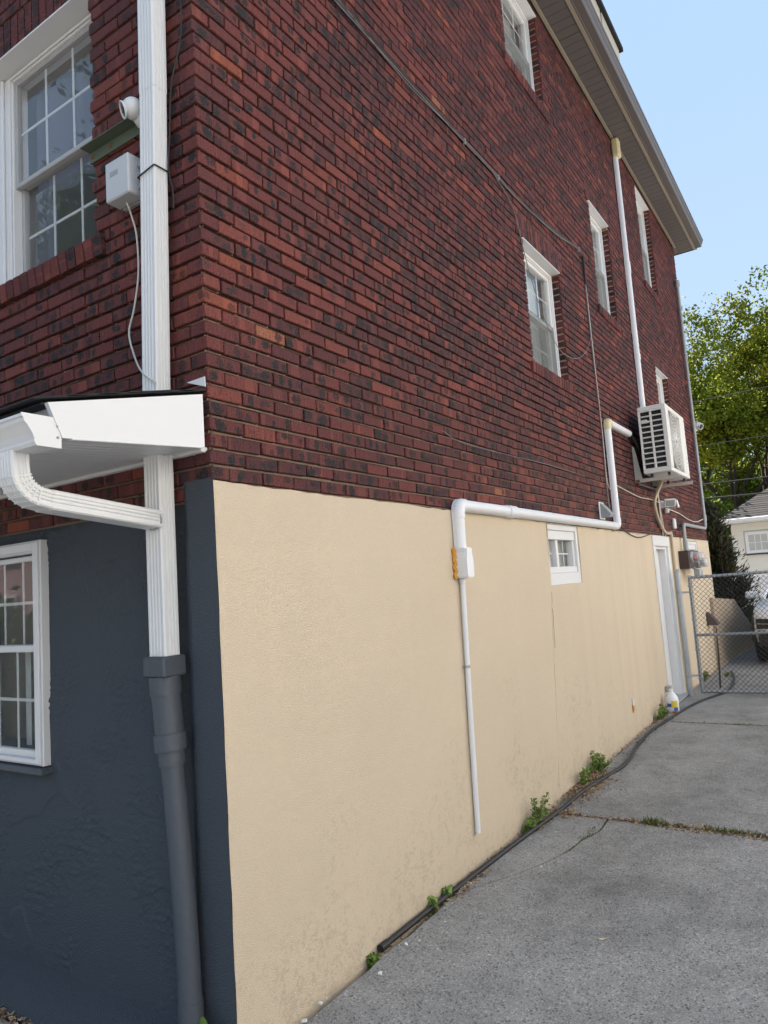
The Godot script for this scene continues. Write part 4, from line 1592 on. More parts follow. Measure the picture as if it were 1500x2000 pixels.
	st = start()
	box(st, Vector3(0.002, 5.16, -7.715), Vector3(0.098, 5.415, -7.575), 0.018)
	part(st, "wall_cap", M.old_plastic, lt)
	# --- compressor
	air_conditioner()
	# --- exhaust hood
	var v := thing("vent_hood", Vector3(0, B, 0), "small white exhaust hood above the line cover", "vent")
	st = start()
	box(st, Vector3(0.001, 0.07, -5.44), Vector3(0.012, 0.25, -5.27), 0.003)
	part(st, "plate", M.vinyl, v)
	st = start()
	var hood := PackedVector2Array([Vector2(0.012, 0.24), Vector2(0.012, 0.09), Vector2(0.10, 0.09), Vector2(0.115, 0.115), Vector2(0.05, 0.20)])
	slab(st, hood, 0.13, Transform3D(Basis.IDENTITY, Vector3(0, 0, -5.29)))
	part(st, "hood", M.galvanized_dull, v)
	# --- cables along the brickwork
	var cb := thing("cable_bundle", Vector3(0, B, 0), "bundle of black and grey cables strung along the side brickwork", "cable")
	for k in 6:
		st = start()
		var o := (k - 2.5) * 0.0065
		var sag := 0.010 * sin(k * 2.3) - (0.05 if k == 5 else 0.0)
		tube(st, curve([Vector3(0.012, 2.90 + o, 0.02), Vector3(0.016, 2.872 + o, -1.08), Vector3(0.018, 2.853 + o + sag, -1.86), Vector3(0.016, 2.845 + o * 0.6, -2.70), Vector3(0.014, 2.850 + o * 0.5, -3.32), Vector3(0.014, 2.84 + o * 0.5, -3.75), Vector3(0.016, 2.93 + o + sag * 0.8, -4.70), Vector3(0.014, 3.03 + o * 0.4, -5.48), Vector3(0.012, 2.96, -5.60)], 6), 0.0042 if k in [1, 2] else 0.0030, 6)
		part(st, "cable", [M.grey_cable, M.black_cable, M.black_cable, M.black_cable, M.black_cable, M.grey_cable][k], cb)
	for z in [-2.70, -3.32, -5.46]:
		st = start()
		box(st, Vector3(0.002, 2.82 if z > -5.0 else 3.00, z - 0.004), Vector3(0.024, 2.87 if z > -5.0 else 3.05, z + 0.004), 0.002)
		part(st, "clip", M.galvanized_dull, cb)
	var gw := thing("ground_wire", Vector3(0, B, 0), "cable drop running straight down the brick left of line cover", "cable")
	st = start()
	tube(st, [Vector3(0.014, 3.00, -5.60), Vector3(0.014, 2.68, -5.605)], 0.013, 8)
	part(st, "splice", M.black_cable, gw)
	st = start()
	tube(st, curve([Vector3(0.010, 2.70, -5.60), Vector3(0.010, 2.0, -5.61), Vector3(0.012, 1.2, -5.64), Vector3(0.012, 0.75, -5.63), Vector3(0.010, 0.46, -5.62), Vector3(0.010, 0.12, -5.64)], 5), 0.0065, 6)
	part(st, "cable", M.grey_cable, gw)
	st = start()
	tube(st, curve([Vector3(0.010, 2.69, -5.615), Vector3(0.012, 1.9, -5.63), Vector3(0.012, 1.0, -5.66), Vector3(0.012, 0.55, -5.64), Vector3(0.02, 0.44, -5.66), Vector3(0.012, 0.41, -5.74)], 5), 0.004, 6)
	part(st, "cable", M.white_cable, gw)
	st = start()
	tube(st, curve([Vector3(0.014, 2.84, -3.21), Vector3(0.012, 2.70, -3.60), Vector3(0.014, 2.335, -3.78), Vector3(0.020, 1.95, -4.02), Vector3(0.024, 1.66, -4.41), Vector3(0.018, 1.675, -4.93), Vector3(0.012, 1.86, -5.36), Vector3(0.012, 2.08, -5.60)], 7), 0.0032, 6)
	var loop := tag(part(st, "loose_cable", M.grey_cable, self), "thin loose cable looping across the middle side window", "cable")
	loop.position.y = B
	st = start()
	tube(st, curve([Vector3(0.008, 0.50, -1.98), Vector3(0.010, 0.455, -2.3), Vector3(0.009, 0.47, -3.2), Vector3(0.008, 0.485, -4.0), Vector3(0.008, 0.475, -4.9)], 6), 0.0024, 6)
	var low := tag(part(st, "wall_cable", M.grey_cable, self), "thin cable lying along the brick above the line cover", "cable")
	low.position.y = B
	# --- round the side door
	var fl := thing("flood_light", Vector3(0, B, 0), "small white twin floodlight on the brick above side door", "floodlight")
	st = start()
	lathe(st, [Vector2(0.0, 0.05), Vector2(0.04, 0.045), Vector2(0.055, 0.02), Vector2(0.056, 0.0)], 16, Transform3D(Basis(Vector3.BACK, -PI / 2), Vector3(0.002, 0.40, -8.22)))
	part(st, "base", M.painted_metal, fl)
	for k in 2:
		var t := Transform3D(Basis(Vector3.UP, 0.55 - 0.9 * k) * Basis(Vector3.RIGHT, 0.35), Vector3(0.13, 0.405 - 0.01 * k, -8.17 - 0.19 * k))
		st = start()
		box(st, Vector3(-0.075, -0.055, -0.025), Vector3(0.075, 0.055, 0.012), 0.006, t)
		var head := part(st, "head", M.painted_metal, fl)
		st = start()
		box(st, Vector3(-0.06, -0.042, 0.0122), Vector3(0.06, 0.042, 0.016), 0.002, t)
		part(st, "lens", M.lamp_clear, head)
		st = start()
		tube(st, [Vector3(0.045, 0.40, -8.22), t.origin], 0.012, 8)
		part(st, "arm", M.painted_metal, fl)
	st = start()
	box(st, Vector3(0.02, 0.285, -8.40), Vector3(0.07, 0.34, -8.33), 0.01)
	part(st, "sensor", M.painted_metal, fl)
	st = start()
	tube(st, [Vector3(0.03, 0.40, -8.24), Vector3(0.045, 0.33, -8.36)], 0.008, 6)
	part(st, "sensor_arm", M.painted_metal, fl)
	st = start()
	box(st, Vector3(0.001, 0.085, -8.915), Vector3(0.045, 0.235, -8.815), 0.02)
	tag(part(st, "door_sensor", M.painted_metal, self), "small white oval sensor on the brick right of floodlight", "sensor").position.y = B
	st = start()
	tube(st, curve([Vector3(0.16, 0.67, -7.72), Vector3(0.10, 0.56, -7.72), Vector3(0.045, 0.40, -7.66), Vector3(0.035, 0.22, -7.76), Vector3(0.03, 0.06, -8.02), Vector3(0.03, 0.005, -8.25), Vector3(0.028, 0.005, -8.50), Vector3(0.028, -0.05, -8.545), Vector3(0.030, -0.8, -8.55), Vector3(0.030, -2.16, -8.56)], 8), 0.020, 12)
	tag(part(st, "drain_hose", M.tan_hose, self), "tan drain hose from compressor curving over the door casing", "hose").position.y = B
	for k in 2:
		st = start()
		var z := -8.06 - 0.05 * k
		tube(st, curve([Vector3(0.012, 0.62, z + 0.06 * k), Vector3(0.012, 0.3, z), Vector3(0.014, 0.0, z - 0.09 * k - 0.02), Vector3(0.03, -0.05, z - 0.1 * k - 0.02)], 5), 0.007, 8)
		tag(part(st, "conduit", M.white_cable, self), ["thin white conduit beside the tan drain hose above door", "thin white conduit slanting down to the door casing"][k], "conduit").position.y = B
	st = start()
	tube(st, curve([Vector3(0.006, 0.50, -5.86), Vector3(0.008, 0.47, -6.2), Vector3(0.008, 0.42, -7.0), Vector3(0.010, 0.43, -7.6), Vector3(0.02, 0.41, -8.10)], 6), 0.006, 6)
	tag(part(st, "lamp_cable", M.white_cable, self), "white cable strung from line cover to the floodlight", "cable").position.y = B
	st = start()
	tube(st, curve([Vector3(0.02, 0.36, -8.40), Vector3(0.02, 0.33, -9.3), Vector3(0.02, 0.27, -10.0), Vector3(0.016, 0.26, -10.7), Vector3(0.03, 0.33, -11.3)], 6), 0.008, 6)
	tag(part(st, "service_cable", M.white_cable, self), "white cable sagging from floodlight to corner conduit", "cable").position.y = B
	st = start()
	tube(st, curve([Vector3(0.012, 0.03, -5.98), Vector3(0.016, -0.05, -6.3), Vector3(0.02, -0.085, -6.75), Vector3(0.014, -0.03, -7.35)], 6), 0.006, 6)
	tag(part(st, "sagging_cable", M.black_cable, self), "short dark cable sagging over the stucco left of door", "cable").position.y = B
	# --- electric service
	var mt := thing("electric_meter", Vector3(0, B, 0), "brown electric meter bank with clear glass domes by the gate", "electric meter")
	st = start()
	box(st, Vector3(0.004, -0.50, -9.80), Vector3(0.145, -0.235, -9.0), 0.008)
	part(st, "cabinet", M.meter_brown, mt)
	for k in 3:
		var at := Vector3(0.145, -0.335 if k < 2 else -0.42, -9.17 - 0.27 * k)
		var t := Transform3D(Basis(Vector3.BACK, -PI / 2), at)
		st = start()
		lathe(st, [Vector2(0.085, -0.002), Vector2(0.085, 0.025), Vector2(0.078, 0.03), Vector2(0, 0.03)], 20, t)
		part(st, "ring", M.galvanized, mt)
		st = start()
		lathe(st, [Vector2(0.055, 0.031), Vector2(0.055, 0.085), Vector2(0.0, 0.088)], 16, t)
		part(st, "dial", [M.label_red, M.galvanized_dull, M.galvanized_dull][k], mt)
		st = start()
		lathe(st, [Vector2(0.072, 0.031), Vector2(0.072, 0.115), Vector2(0.06, 0.132), Vector2(0.0, 0.136)], 20, t)
		part(st, "glass_dome", M.clear_cover, mt)
	st = start()
	box(st, Vector3(0.15, -0.62, -9.42), Vector3(0.24, -0.515, -9.22), 0.012)
	part(st, "terminal_box", M.galvanized, mt)
	st = start()
	tube(st, [Vector3(0.19, -0.53, -9.32), Vector3(0.13, -0.49, -9.32)], 0.02, 8)
	part(st, "terminal_neck", M.galvanized, mt)
	var sc := thing("service_conduit", Vector3(0, B, 0), "grey metal conduit up the far corner with elbow to meters", "conduit")
	st = start()
	tube(st, bend([Vector3(0.045, 4.62, -11.40), Vector3(0.045, 0.165, -11.38), Vector3(0.06, 0.165, -9.30), Vector3(0.07, -0.26, -9.28)], 0.13, 7), 0.027, 14)
	part(st, "pipe", M.galvanized_dull, sc)
	for a in [[Vector3(0.045, 4.55, -11.40), Vector3(0.045, 4.66, -11.40), 0.042], [Vector3(0.045, 3.2, -11.395), Vector3(0.045, 3.27, -11.395), 0.034], [Vector3(0.045, 2.0, -11.39), Vector3(0.045, 2.07, -11.39), 0.034], [Vector3(0.045, 0.30, -11.38), Vector3(0.045, 0.40, -11.38), 0.036], [Vector3(0.069, -0.24, -9.28), Vector3(0.068, -0.08, -9.28), 0.034]]:
		st = start()
		tube(st, [a[0], a[1]], a[2], 14)
		part(st, "fitting", M.galvanized_dull, sc)
	sec_camera(Vector3(0.0, B + 1.98, -11.55), PI / 2, "white security camera at far corner of side wall", 1.5)
	# outlet box scar on the stucco, wires poking out
	var ob := thing("wall_outlet", Vector3(0, B, 0), "orange and white wire ends poking out of the stucco", "outlet")
	for k in 2:
		st = start()
		tube(st, [Vector3(0.004, -1.80, -5.74 - 0.035 * k), Vector3(0.018, -1.82, -5.74 - 0.035 * k), Vector3(0.016, -1.87, -5.75 - 0.02 * k)], 0.007, 6)
		part(st, "wire_end", M.pvc, ob)
	st = start()
	tube(st, [Vector3(0.006, -1.865, -5.755), Vector3(0.013, -1.91, -5.755), Vector3(0.005, -1.95, -5.755)], [0.014, 0.013, 0.006], 7)
	part(st, "foam", M.foam, ob)
	# brown hood beyond the gate
	st = start()
	slab(st, PackedVector2Array([Vector2(0.003, -1.23), Vector2(0.003, -1.44), Vector2(0.17, -1.44), Vector2(0.14, -1.37), Vector2(0.07, -1.28)]), 0.22, Transform3D(Basis.IDENTITY, Vector3(0, 0, -10.68)))
	tag(part(st, "vent_hood", M.brown_hood, self), "brown vent hood on the stucco seen through the gate", "vent").position.y = B

func air_conditioner() -> void:
	var x0 := 0.125
	var x1 := 0.452
	var y0 := 0.672
	var y1 := 1.492
	var za := -6.86
	var zb := -7.98
	var ac := thing("air_conditioner", Vector3(0, B, 0), "white air conditioner compressor mounted on the side wall", "air conditioner")
	var st := start()
	# cabinet: four sides round the two grilles
	box(st, Vector3(x0, y1 - 0.055, zb), Vector3(x1, y1, za), 0.008)
	box(st, Vector3(x0, y0, zb), Vector3(x1, y0 + 0.05, za), 0.008)
	box(st, Vector3(x0, y0 + 0.05, zb), Vector3(x0 + 0.022, y1 - 0.055, za), 0.004)
	box(st, Vector3(x1 - 0.055, y0 + 0.05, za - 0.055), Vector3(x1, y1 - 0.055, za), 0.006)
	box(st, Vector3(x1 - 0.03, y0 + 0.05, zb), Vector3(x1 - 0.001, y1 - 0.055, zb + 0.30), 0.004)
	box(st, Vector3(x1 - 0.03, y0 + 0.05, za - 0.15), Vector3(x1 - 0.001, y1 - 0.055, za - 0.056), 0.004)
	box(st, Vector3(x0 + 0.022, y0 + 0.05, zb), Vector3(x1 - 0.03, y1 - 0.055, zb + 0.02), 0.004)
	part(st, "cabinet", M.ac_white, ac)
	st = start()
	box(st, Vector3(x0 + 0.024, y0 + 0.052, za - 0.06), Vector3(x1 - 0.057, y1 - 0.057, za - 0.045))
	part(st, "coil", M.ac_dark, ac)
	var gx0 := x0 + 0.022
	var gx1 := x1 - 0.055
	var n := 11
	for i in n + 1:
		st = start()
		var y := lerpf(y0 + 0.055, y1 - 0.06, float(i) / n)
		box(st, Vector3(gx0, y - 0.0075, za - 0.03), Vector3(gx1, y + 0.0075, za - 0.003), 0.003)
		part(st, "louvre", M.ac_white, ac)
	st = start()
	box(st, Vector3((gx0 + gx1) / 2 - 0.014, y0 + 0.05, za - 0.035), Vector3((gx0 + gx1) / 2 + 0.010, y1 - 0.055, za - 0.002), 0.003)
	part(st, "louvre_post", M.ac_white, ac)
	st = start()
	box(st, Vector3(gx0, y1 - 0.205, za - 0.03), Vector3((gx0 + gx1) / 2 - 0.03, y1 - 0.185, za + 0.002), 0.003)
	box(st, Vector3(gx0 + 0.01, y1 - 0.18, za - 0.03), Vector3(gx0 + 0.08, y1 - 0.165, za + 0.004), 0.003)
	part(st, "handle", M.ac_white, ac)
	# fan side
	var c := Vector3(x1 - 0.006, (y0 + y1) / 2, (za - 0.15 + zb + 0.30) / 2)
	st = start()
	box(st, Vector3(x1 - 0.20, y0 + 0.055, zb + 0.305), Vector3(x1 - 0.19, y1 - 0.06, za - 0.155))
	part(st, "fan_housing", M.cream_trim, ac)
	st = start()
	lathe(st, [Vector2(0, 0.03), Vector2(0.06, 0.02), Vector2(0.06, -0.06)], 16, Transform3D(Basis(Vector3.BACK, -PI / 2), c + Vector3(-0.10, 0, 0)))
	for k in 3:
		var b := Basis(Vector3.RIGHT, TAU * k / 3.0)
		for j in 6:
			var r0 := 0.05 + 0.04 * j
			var r1 := r0 + 0.042
			var q := []
			for e in [[r0, -0.5], [r1, -0.5], [r1, 0.5], [r0, 0.5]]: q.append(c + Vector3(-0.11 + 0.05 * e[1], 0, 0) + b * Vector3(0, e[0] * cos(e[1]), e[0] * sin(e[1])))
			quad(st, q[0], q[1], q[2], q[3])
	part(st, "fan", M.galvanized_dull, ac)
	st = start()
	for k in 9:
		var r := 0.03 + 0.040 * k
		var ring := []
		for j in 29:
			var a := TAU * j / 28.0
			ring.append(c + Vector3(0, clampf(r * 1.08 * cos(a), -0.35, 0.35), clampf(r * sin(a), -0.33, 0.33)))
		tube(st, ring, 0.0042, 5, false)
	for k in 20:
		var a := TAU * k / 20.0
		tube(st, [c + Vector3(0.002, 0.03 * cos(a), 0.03 * sin(a)), c + Vector3(0.002, 0.355 * cos(a), 0.335 * sin(a))], 0.0035, 5, false)
	part(st, "fan_guard", M.ac_white, ac)
	st = start()
	for q in [[0.40, 0.03], [0.25, 0.03], [0.19, 0.02]]: box(st, Vector3(x1 - 0.0005, y0 + q[0], zb + 0.06), Vector3(x1 + 0.001, y0 + q[0] + q[1], zb + 0.075))
	part(st, "label_marks", M.galvanized_dull, ac)
	var wb := thing("wall_bracket", Vector3(0, B, 0), "pair of rusting steel brackets carrying the compressor", "bracket")
	for z in [-6.95, -7.86]:
		st = start()
		box(st, Vector3(0.001, 0.585, z - 0.022), Vector3(0.008, 1.05, z + 0.022), 0.001)
		box(st, Vector3(0.008, 0.62, z - 0.022), Vector3(0.50, 0.628, z + 0.022), 0.001)
		box(st, Vector3(0.008, 0.585, z + 0.0175), Vector3(0.50, 0.6195, z + 0.022), 0.001)
		slab(st, PackedVector2Array([Vector2(0.008, 0.628), Vector2(0.09, 0.628), Vector2(0.03, 1.03), Vector2(0.008, 1.03)]), 0.004, Transform3D(Basis.IDENTITY, Vector3(0, 0, z + 0.022)))
		part(st, "bracket", M.bracket_steel, wb)
		st = start()
		box(st, Vector3(0.0085, 0.59, z + 0.0225), Vector3(0.055, 0.622, z + 0.024), 0.001)
		part(st, "rust_patch", M.rust, wb)
		for x in [0.20, 0.40]:
			st = start()
			tube(st, [Vector3(x, 0.628, z), Vector3(x, 0.674, z)], 0.018, 10)
			part(st, "rubber_foot", M.black_rubber, wb)
	st = start()
	box(st, Vector3(0.02, 0.555, -7.92), Vector3(0.05, 0.584, -6.90), 0.003)
	part(st, "cross_rail", M.wire_dark, wb)

# ---------------------------------------------------------------- gate, low wall, car
func build_yard() -> void:
	var zg := -8.38
	var gate := thing("chain_link_gate", Vector3(0, 0, zg), "galvanized chain-link gate across the driveway", "gate")
	var x0 := 0.225
	var x1 := 2.72
	for a in [[Vector3(x0, 0.03, 0), Vector3(x0, 1.60, 0), "stile"], [Vector3(x1, 0.03, 0), Vector3(x1, 1.60, 0), "stile"], [Vector3(x0, 1.56, 0), Vector3(x1, 1.60, 0), "rail"], [Vector3(x0, 0.79, 0), Vector3(x1, 0.83, 0), "rail"], [Vector3(x0, 0.045, 0), Vector3(x1, 0.06, 0), "rail"]]:
		var st := start()
		tube(st, [a[0], a[1]], 0.019, 12)
		part(st, a[2], M.galvanized, gate)
	# woven wire: each wire a zigzag that hooks into its neighbours
	var st := start()
	var pitch := 0.064
	var n := int((x1 - x0) / pitch) + 2
	for i in n:
		var pts := []
		var rows := int(1.56 / pitch)
		for j in rows * 2 + 1:
			var x := x0 + i * pitch + (pitch * 0.5 if j % 2 else 0.0) * 1.03 - pitch * 0.5
			x += 0.008 * noise.get_noise_2d(i * 40.0, j * 9.0)
			pts.append(Vector3(clampf(x, x0, x1), 0.025 + j * pitch * 0.5, 0.022 + (0.003 if j % 2 else -0.003)))
		for j in pts.size() - 1:
			if pts[j].distance_to(pts[j + 1]) > 0.01: wire(st, pts[j], pts[j + 1], 0.0030)
		for s in [-1.0, 1.0]:      # twisted barbs at the top
			if pts[-1].x > x0 and pts[-1].x < x1: wire(st, pts[-1], pts[-1] + Vector3(0.012 * s, 0.035, 0), 0.0022)
	for i in n:
		var pts := []
		var rows := int(1.56 / pitch)
		for j in rows * 2 + 1:
			var x := x0 + i * pitch - (pitch * 0.5 if j % 2 else 0.0) * 1.03 + pitch * 0.5
			pts.append(Vector3(clampf(x, x0, x1), 0.025 + j * pitch * 0.5, 0.022 + (0.003 if j % 2 else -0.003)))
		for j in pts.size() - 1:
			if pts[j].distance_to(pts[j + 1]) > 0.01: wire(st, pts[j], pts[j + 1], 0.0030)
	var mesh := part(st, "woven_wire", M.wire_dark, gate)
	tag(mesh, "", "", "", "stuff")
	st = start()
	tube(st, [Vector3(x0 + 0.03, 0.03, 0.022), Vector3(x0 + 0.03, 1.57, 0.022)], 0.006, 6)
	part(st, "tension_bar", M.galvanized_dull, gate)
	for y in [0.22, 0.6, 1.0, 1.45]:
		st = start()
		box(st, Vector3(x0 - 0.024, y - 0.010, -0.024), Vector3(x0 + 0.04, y + 0.010, 0.030), 0.004)
		part(st, "tension_band", M.galvanized_dull, gate)
	for x in [0.55, 0.95, 1.35, 1.9, 2.4]:
		for y in [1.575, 0.81]:
			st = start()
			tube(st, [Vector3(x, y + 0.022, 0.0), Vector3(x + 0.004, y, 0.027), Vector3(x - 0.004, y - 0.03, 0.022)], 0.0025, 5)
			part(st, "wire_tie", M.galvanized, gate)
	for y in [1.37, 0.26]:
		st = start()
		tube(st, [Vector3(x0 - 0.02, y, 0.0), Vector3(x0 - 0.05, y, 0.03), Vector3(x0 - 0.085, y, 0.06)], 0.014, 8)
		part(st, "hinge", M.galvanized, gate)
	var post := thing("gate_post", Vector3(0.105, 0, -8.27), "thick grey steel post holding the gate beside the door", "post")
	st = start()
	tube(st, [Vector3(0, -0.06, 0), Vector3(0, 1.655, 0)], 0.033, 18)
	part(st, "pipe", M.galvanized, post)
	st = start()
	lathe(st, [Vector2(0.036, 1.64), Vector2(0.036, 1.665), Vector2(0.022, 1.685), Vector2(0, 1.69)], 16)
	part(st, "cap", M.galvanized_dull, post)
	for y in [1.37, 0.26]:
		st = start()
		tube(st, [Vector3(0, y - 0.02, 0), Vector3(0, y + 0.02, 0)], 0.038, 16)
		part(st, "hinge_band", M.galvanized_dull, post)
	st = start()
	tube(st, [Vector3(2.86, -0.06, -8.38), Vector3(2.86, 1.68, -8.38)], 0.033, 14)
	tag(part(st, "gate_post", M.galvanized, self), "grey steel post at the far end of the gate", "post")
	# low stucco wall beyond the house
	st = start()
	var prof := PackedVector2Array([Vector2(11.2, -0.05), Vector2(16.4, -0.05), Vector2(16.4, 0.10), Vector2(14.95, 0.22), Vector2(13.9, 0.66), Vector2(13.0, 1.04), Vector2(11.2, 1.16)])
	slab(st, prof, 0.2, Transform3D(Basis(Vector3(0.055, 0, -1).normalized(), Vector3.UP, Vector3(1, 0, 0.055).normalized()), Vector3(-0.56, 0, 0)))
	var lw := tag(part(st, "low_wall", M.tan_stucco, self), "low tan stucco wall sloping down beside the white car", "wall")
	st = start()
	tube(st, [Vector3(0.40, 0.84, -8.98), Vector3(0.385, 0.42, -9.0), Vector3(0.36, -0.01, -9.0)], [0.006, 0.012, 0.014], 8)
	tag(part(st, "stick", M.wood_stick, self), "dark upright stick standing behind the gate", "stick")
	build_car()

func wire(st: SurfaceTool, a: Vector3, b: Vector3, r: float) -> void:
	var t := (b - a).normalized()
	var s := t.cross(Vector3.BACK).normalized() * r
	var u := Vector3.BACK * r
	var p := [s, (-s * 0.5 + u * 0.87), (-s * 0.5 - u * 0.87)]
	for k in 3:
		var q: Vector3 = p[k]
		var w: Vector3 = p[(k + 1) % 3]
		quad(st, a + q, a + w, b + w, b + q)

func build_car() -> void:
	# nose at z = 0, looking along +z of its own frame
	var car := thing("parked_car", Vector3(1.50, 0, -11.25), "white sport utility car parked behind the gate, nose towards it", "car")
	# body loft: stations from nose to tail [z, half width, sill, shoulder height, top height at the middle]
	var s := [[0.00, 0.66, 0.42, 0.74, 0.80], [-0.08, 0.80, 0.36, 0.86, 0.92], [-0.25, 0.90, 0.32, 0.93, 0.99], [-0.60, 0.94, 0.30, 0.98, 1.04], [-1.15, 0.945, 0.28, 1.02, 1.09], [-1.9, 0.945, 0.28, 1.05, 1.10], [-3.0, 0.945, 0.28, 1.08, 1.12], [-4.0, 0.94, 0.30, 1.10, 1.14], [-4.45, 0.90, 0.36, 1.08, 1.12], [-4.6, 0.80, 0.42, 1.0, 1.04]]
	var st := start()
	st.set_smooth_group(0)
	var rings := []
	for a in s:
		var ring := []
		for q in [[0.0, a[2]], [0.80, a[2]], [0.97, a[2] + 0.06], [1.0, a[2] + 0.24], [0.985, a[3] - 0.10], [0.93, a[3]], [0.6, lerpf(a[3], a[4], 0.8)], [0.0, a[4]]]: ring.append(Vector3(q[0] * a[1], q[1], a[0]))
		for k in range(6, 0, -1): ring.append(Vector3(-ring[k].x, ring[k].y, ring[k].z))
		rings.append(ring)
	for i in rings.size() - 1:
		for k in rings[i].size():
			var k2: int = (k + 1) % rings[i].size()
			quad(st, rings[i][k], rings[i][k2], rings[i + 1][k2], rings[i + 1][k])
	st.set_smooth_group(-1)
	face(st, rings[0], Vector3(0, 0.6, -2))
	face(st, rings[-1], Vector3(0, 0.6, -2))
	part(st, "body", M.car_white, car)
	# cabin
	st = start()
	var low := [[-0.80, -1.25], [0.80, -1.25], [0.86, -2.2], [0.84, -4.0], [0.70, -4.5], [-0.70, -4.5], [-0.84, -4.0], [-0.86, -2.2]]
	var high := [[-0.60, -2.05], [0.60, -2.05], [0.66, -2.7], [0.64, -3.7], [0.55, -4.2], [-0.55, -4.2], [-0.64, -3.7], [-0.66, -2.7]]
	var cc := Vector3(0, 1.2, -2.9)
	for k in 8:
		var k2 := (k + 1) % 8
		face(st, [Vector3(low[k][0], 1.04, low[k][1]), Vector3(low[k2][0], 1.04, low[k2][1]), Vector3(high[k2][0], 1.60, high[k2][1]), Vector3(high[k][0], 1.60, high[k][1])], cc)
	part(st, "windows", M.car_glass, car)
	st = start()
	var top := []
	for h in high: top.append(Vector3(h[0] * 1.03, 1.60, h[1]))
	var mid := []
	for h in high: mid.append(Vector3(h[0] * 0.8, 1.67, -2.95 + (h[1] + 2.95) * 0.8))
	for k in 8:
		var k2 := (k + 1) % 8
		face(st, [top[k], top[k2], mid[k2], mid[k]], cc)
	face(st, mid, cc)
	for k in 8: tube(st, [Vector3(low[k][0] * 1.01, 1.04, low[k][1]), Vector3(high[k][0] * 1.02, 1.61, high[k][1])], 0.03, 6)
	part(st, "roof", M.car_white, car)
	for sx in [-1.0, 1.0]:
		# headlamp: a slim dark unit split by a bright bar
		st = start()
		box(st, Vector3(-0.17, -0.085, -0.10), Vector3(0.17, 0.085, 0.04), 0.02, Transform3D(Basis(Vector3.UP, 0.5 * sx), Vector3(0.70 * sx, 0.69, -0.055)))
		var lamp := part(st, "headlight", M.car_black, car)
		st = start()
		box(st, Vector3(-0.16, -0.008, 0.0), Vector3(0.16, 0.010, 0.046), 0.004, Transform3D(Basis(Vector3.UP, 0.5 * sx), Vector3(0.70 * sx, 0.69, -0.055)))
		part(st, "light_bar", M.lamp_clear, lamp)
		st = start()
		slab(st, PackedVector2Array([Vector2(-0.15, 0.12), Vector2(0.13, 0.12), Vector2(0.17, 0.02), Vector2(0.05, -0.13), Vector2(-0.15, -0.13)]), 0.08, Transform3D(Basis(Vector3.UP, 0.42 * sx) * Basis(Vector3(-sx, 0, 0), Vector3.UP, Vector3(0, 0, 1)), Vector3(0.70 * sx, 0.46, 0.012)))
		part(st, "air_intake", M.car_black, car)
		st = start()
		box(st, Vector3(-0.11, -0.05, -0.06), Vector3(0.11, 0.08, 0.05), 0.03, Transform3D(Basis(Vector3.UP, 0.15 * sx), Vector3(1.02 * sx, 1.10, -1.55)))
		part(st, "mirror", M.car_white, car)
		for z in [-0.86, -3.7]:
			st = start()
			lathe(st, [Vector2(0.0, -0.12), Vector2(0.30, -0.12), Vector2(0.355, -0.09), Vector2(0.36, 0.09), Vector2(0.30, 0.115), Vector2(0.235, 0.105)], 28, Transform3D(Basis(Vector3.BACK, -PI / 2 * sx), Vector3(0.85 * sx, 0.36, z)))
			var wh := part(st, "wheel", M.tyre, car)
			st = start()
			lathe(st, [Vector2(0.24, 0.10), Vector2(0.22, 0.07), Vector2(0.06, 0.085), Vector2(0, 0.09)], 20, Transform3D(Basis(Vector3.BACK, -PI / 2 * sx), Vector3(0.85 * sx, 0.36, z)))
			part(st, "rim", M.galvanized, wh)
			st = start()
			tube(st, arch(Vector3(0.93 * sx, 0.36, z), 0.40), 0.05, 6)
			part(st, "wheel_arch", M.car_black, car)
	st = start()
	box(st, Vector3(-0.45, 0.56, -0.05), Vector3(0.45, 0.74, 0.02), 0.02)
	part(st, "grille", M.car_black, car)
	st = start()
	box(st, Vector3(-0.72, 0.22, -0.30), Vector3(0.72, 0.40, -0.01), 0.05)
	part(st, "skid_plate", M.car_black, car)
	st = start()
	box(st, Vector3(-0.78, 0.18, -4.4), Vector3(0.78, 0.32, -0.25), 0.03)
	part(st, "underbody", M.car_black, car)

func arch(c: Vector3, r: float) -> Array:
	var out := []
	for k in 13:
		var a := PI * k / 12.0
		out.append(c + Vector3(0, r * sin(a), r * cos(a)))
	return out

# ---------------------------------------------------------------- foliage
# spots: [position, size, colour]; each becomes one small folded leaf
func leaf_mesh(spots: Array, slim := 0.55, hang := 0.0) -> ArrayMesh:
	var v := PackedVector3Array()
	var n := PackedVector3Array()
	var c := PackedColorArray()
	for s in spots:
		var p: Vector3 = s[0]
		var l: float = s[1]
		var a := Vector3(rng.randfn(), rng.randfn() - hang, rng.randfn()).normalized()
		if s.size() > 3: a = (s[3] + a * 0.45).normalized()
		var b := a.cross(Vector3(rng.randfn(), rng.randfn(), rng.randfn())).normalized()
		var nn := a.cross(b)
		var tip := p + a * l
		var l1 := p + a * l * 0.45 + b * l * slim * 0.5 + nn * l * 0.10
		var l2 := p + a * l * 0.45 - b * l * slim * 0.5 + nn * l * 0.10
		for q in [p, tip, l1, p, l2, tip]: v.append(q)
		for k in 6:
			n.append(-nn)
			c.append(s[2])
	var out := []
	out.resize(Mesh.ARRAY_MAX)
	out[Mesh.ARRAY_VERTEX] = v
	out[Mesh.ARRAY_NORMAL] = n
	out[Mesh.ARRAY_COLOR] = c
	var m := ArrayMesh.new()
	m.add_surface_from_arrays(Mesh.PRIMITIVE_TRIANGLES, out)
	return m

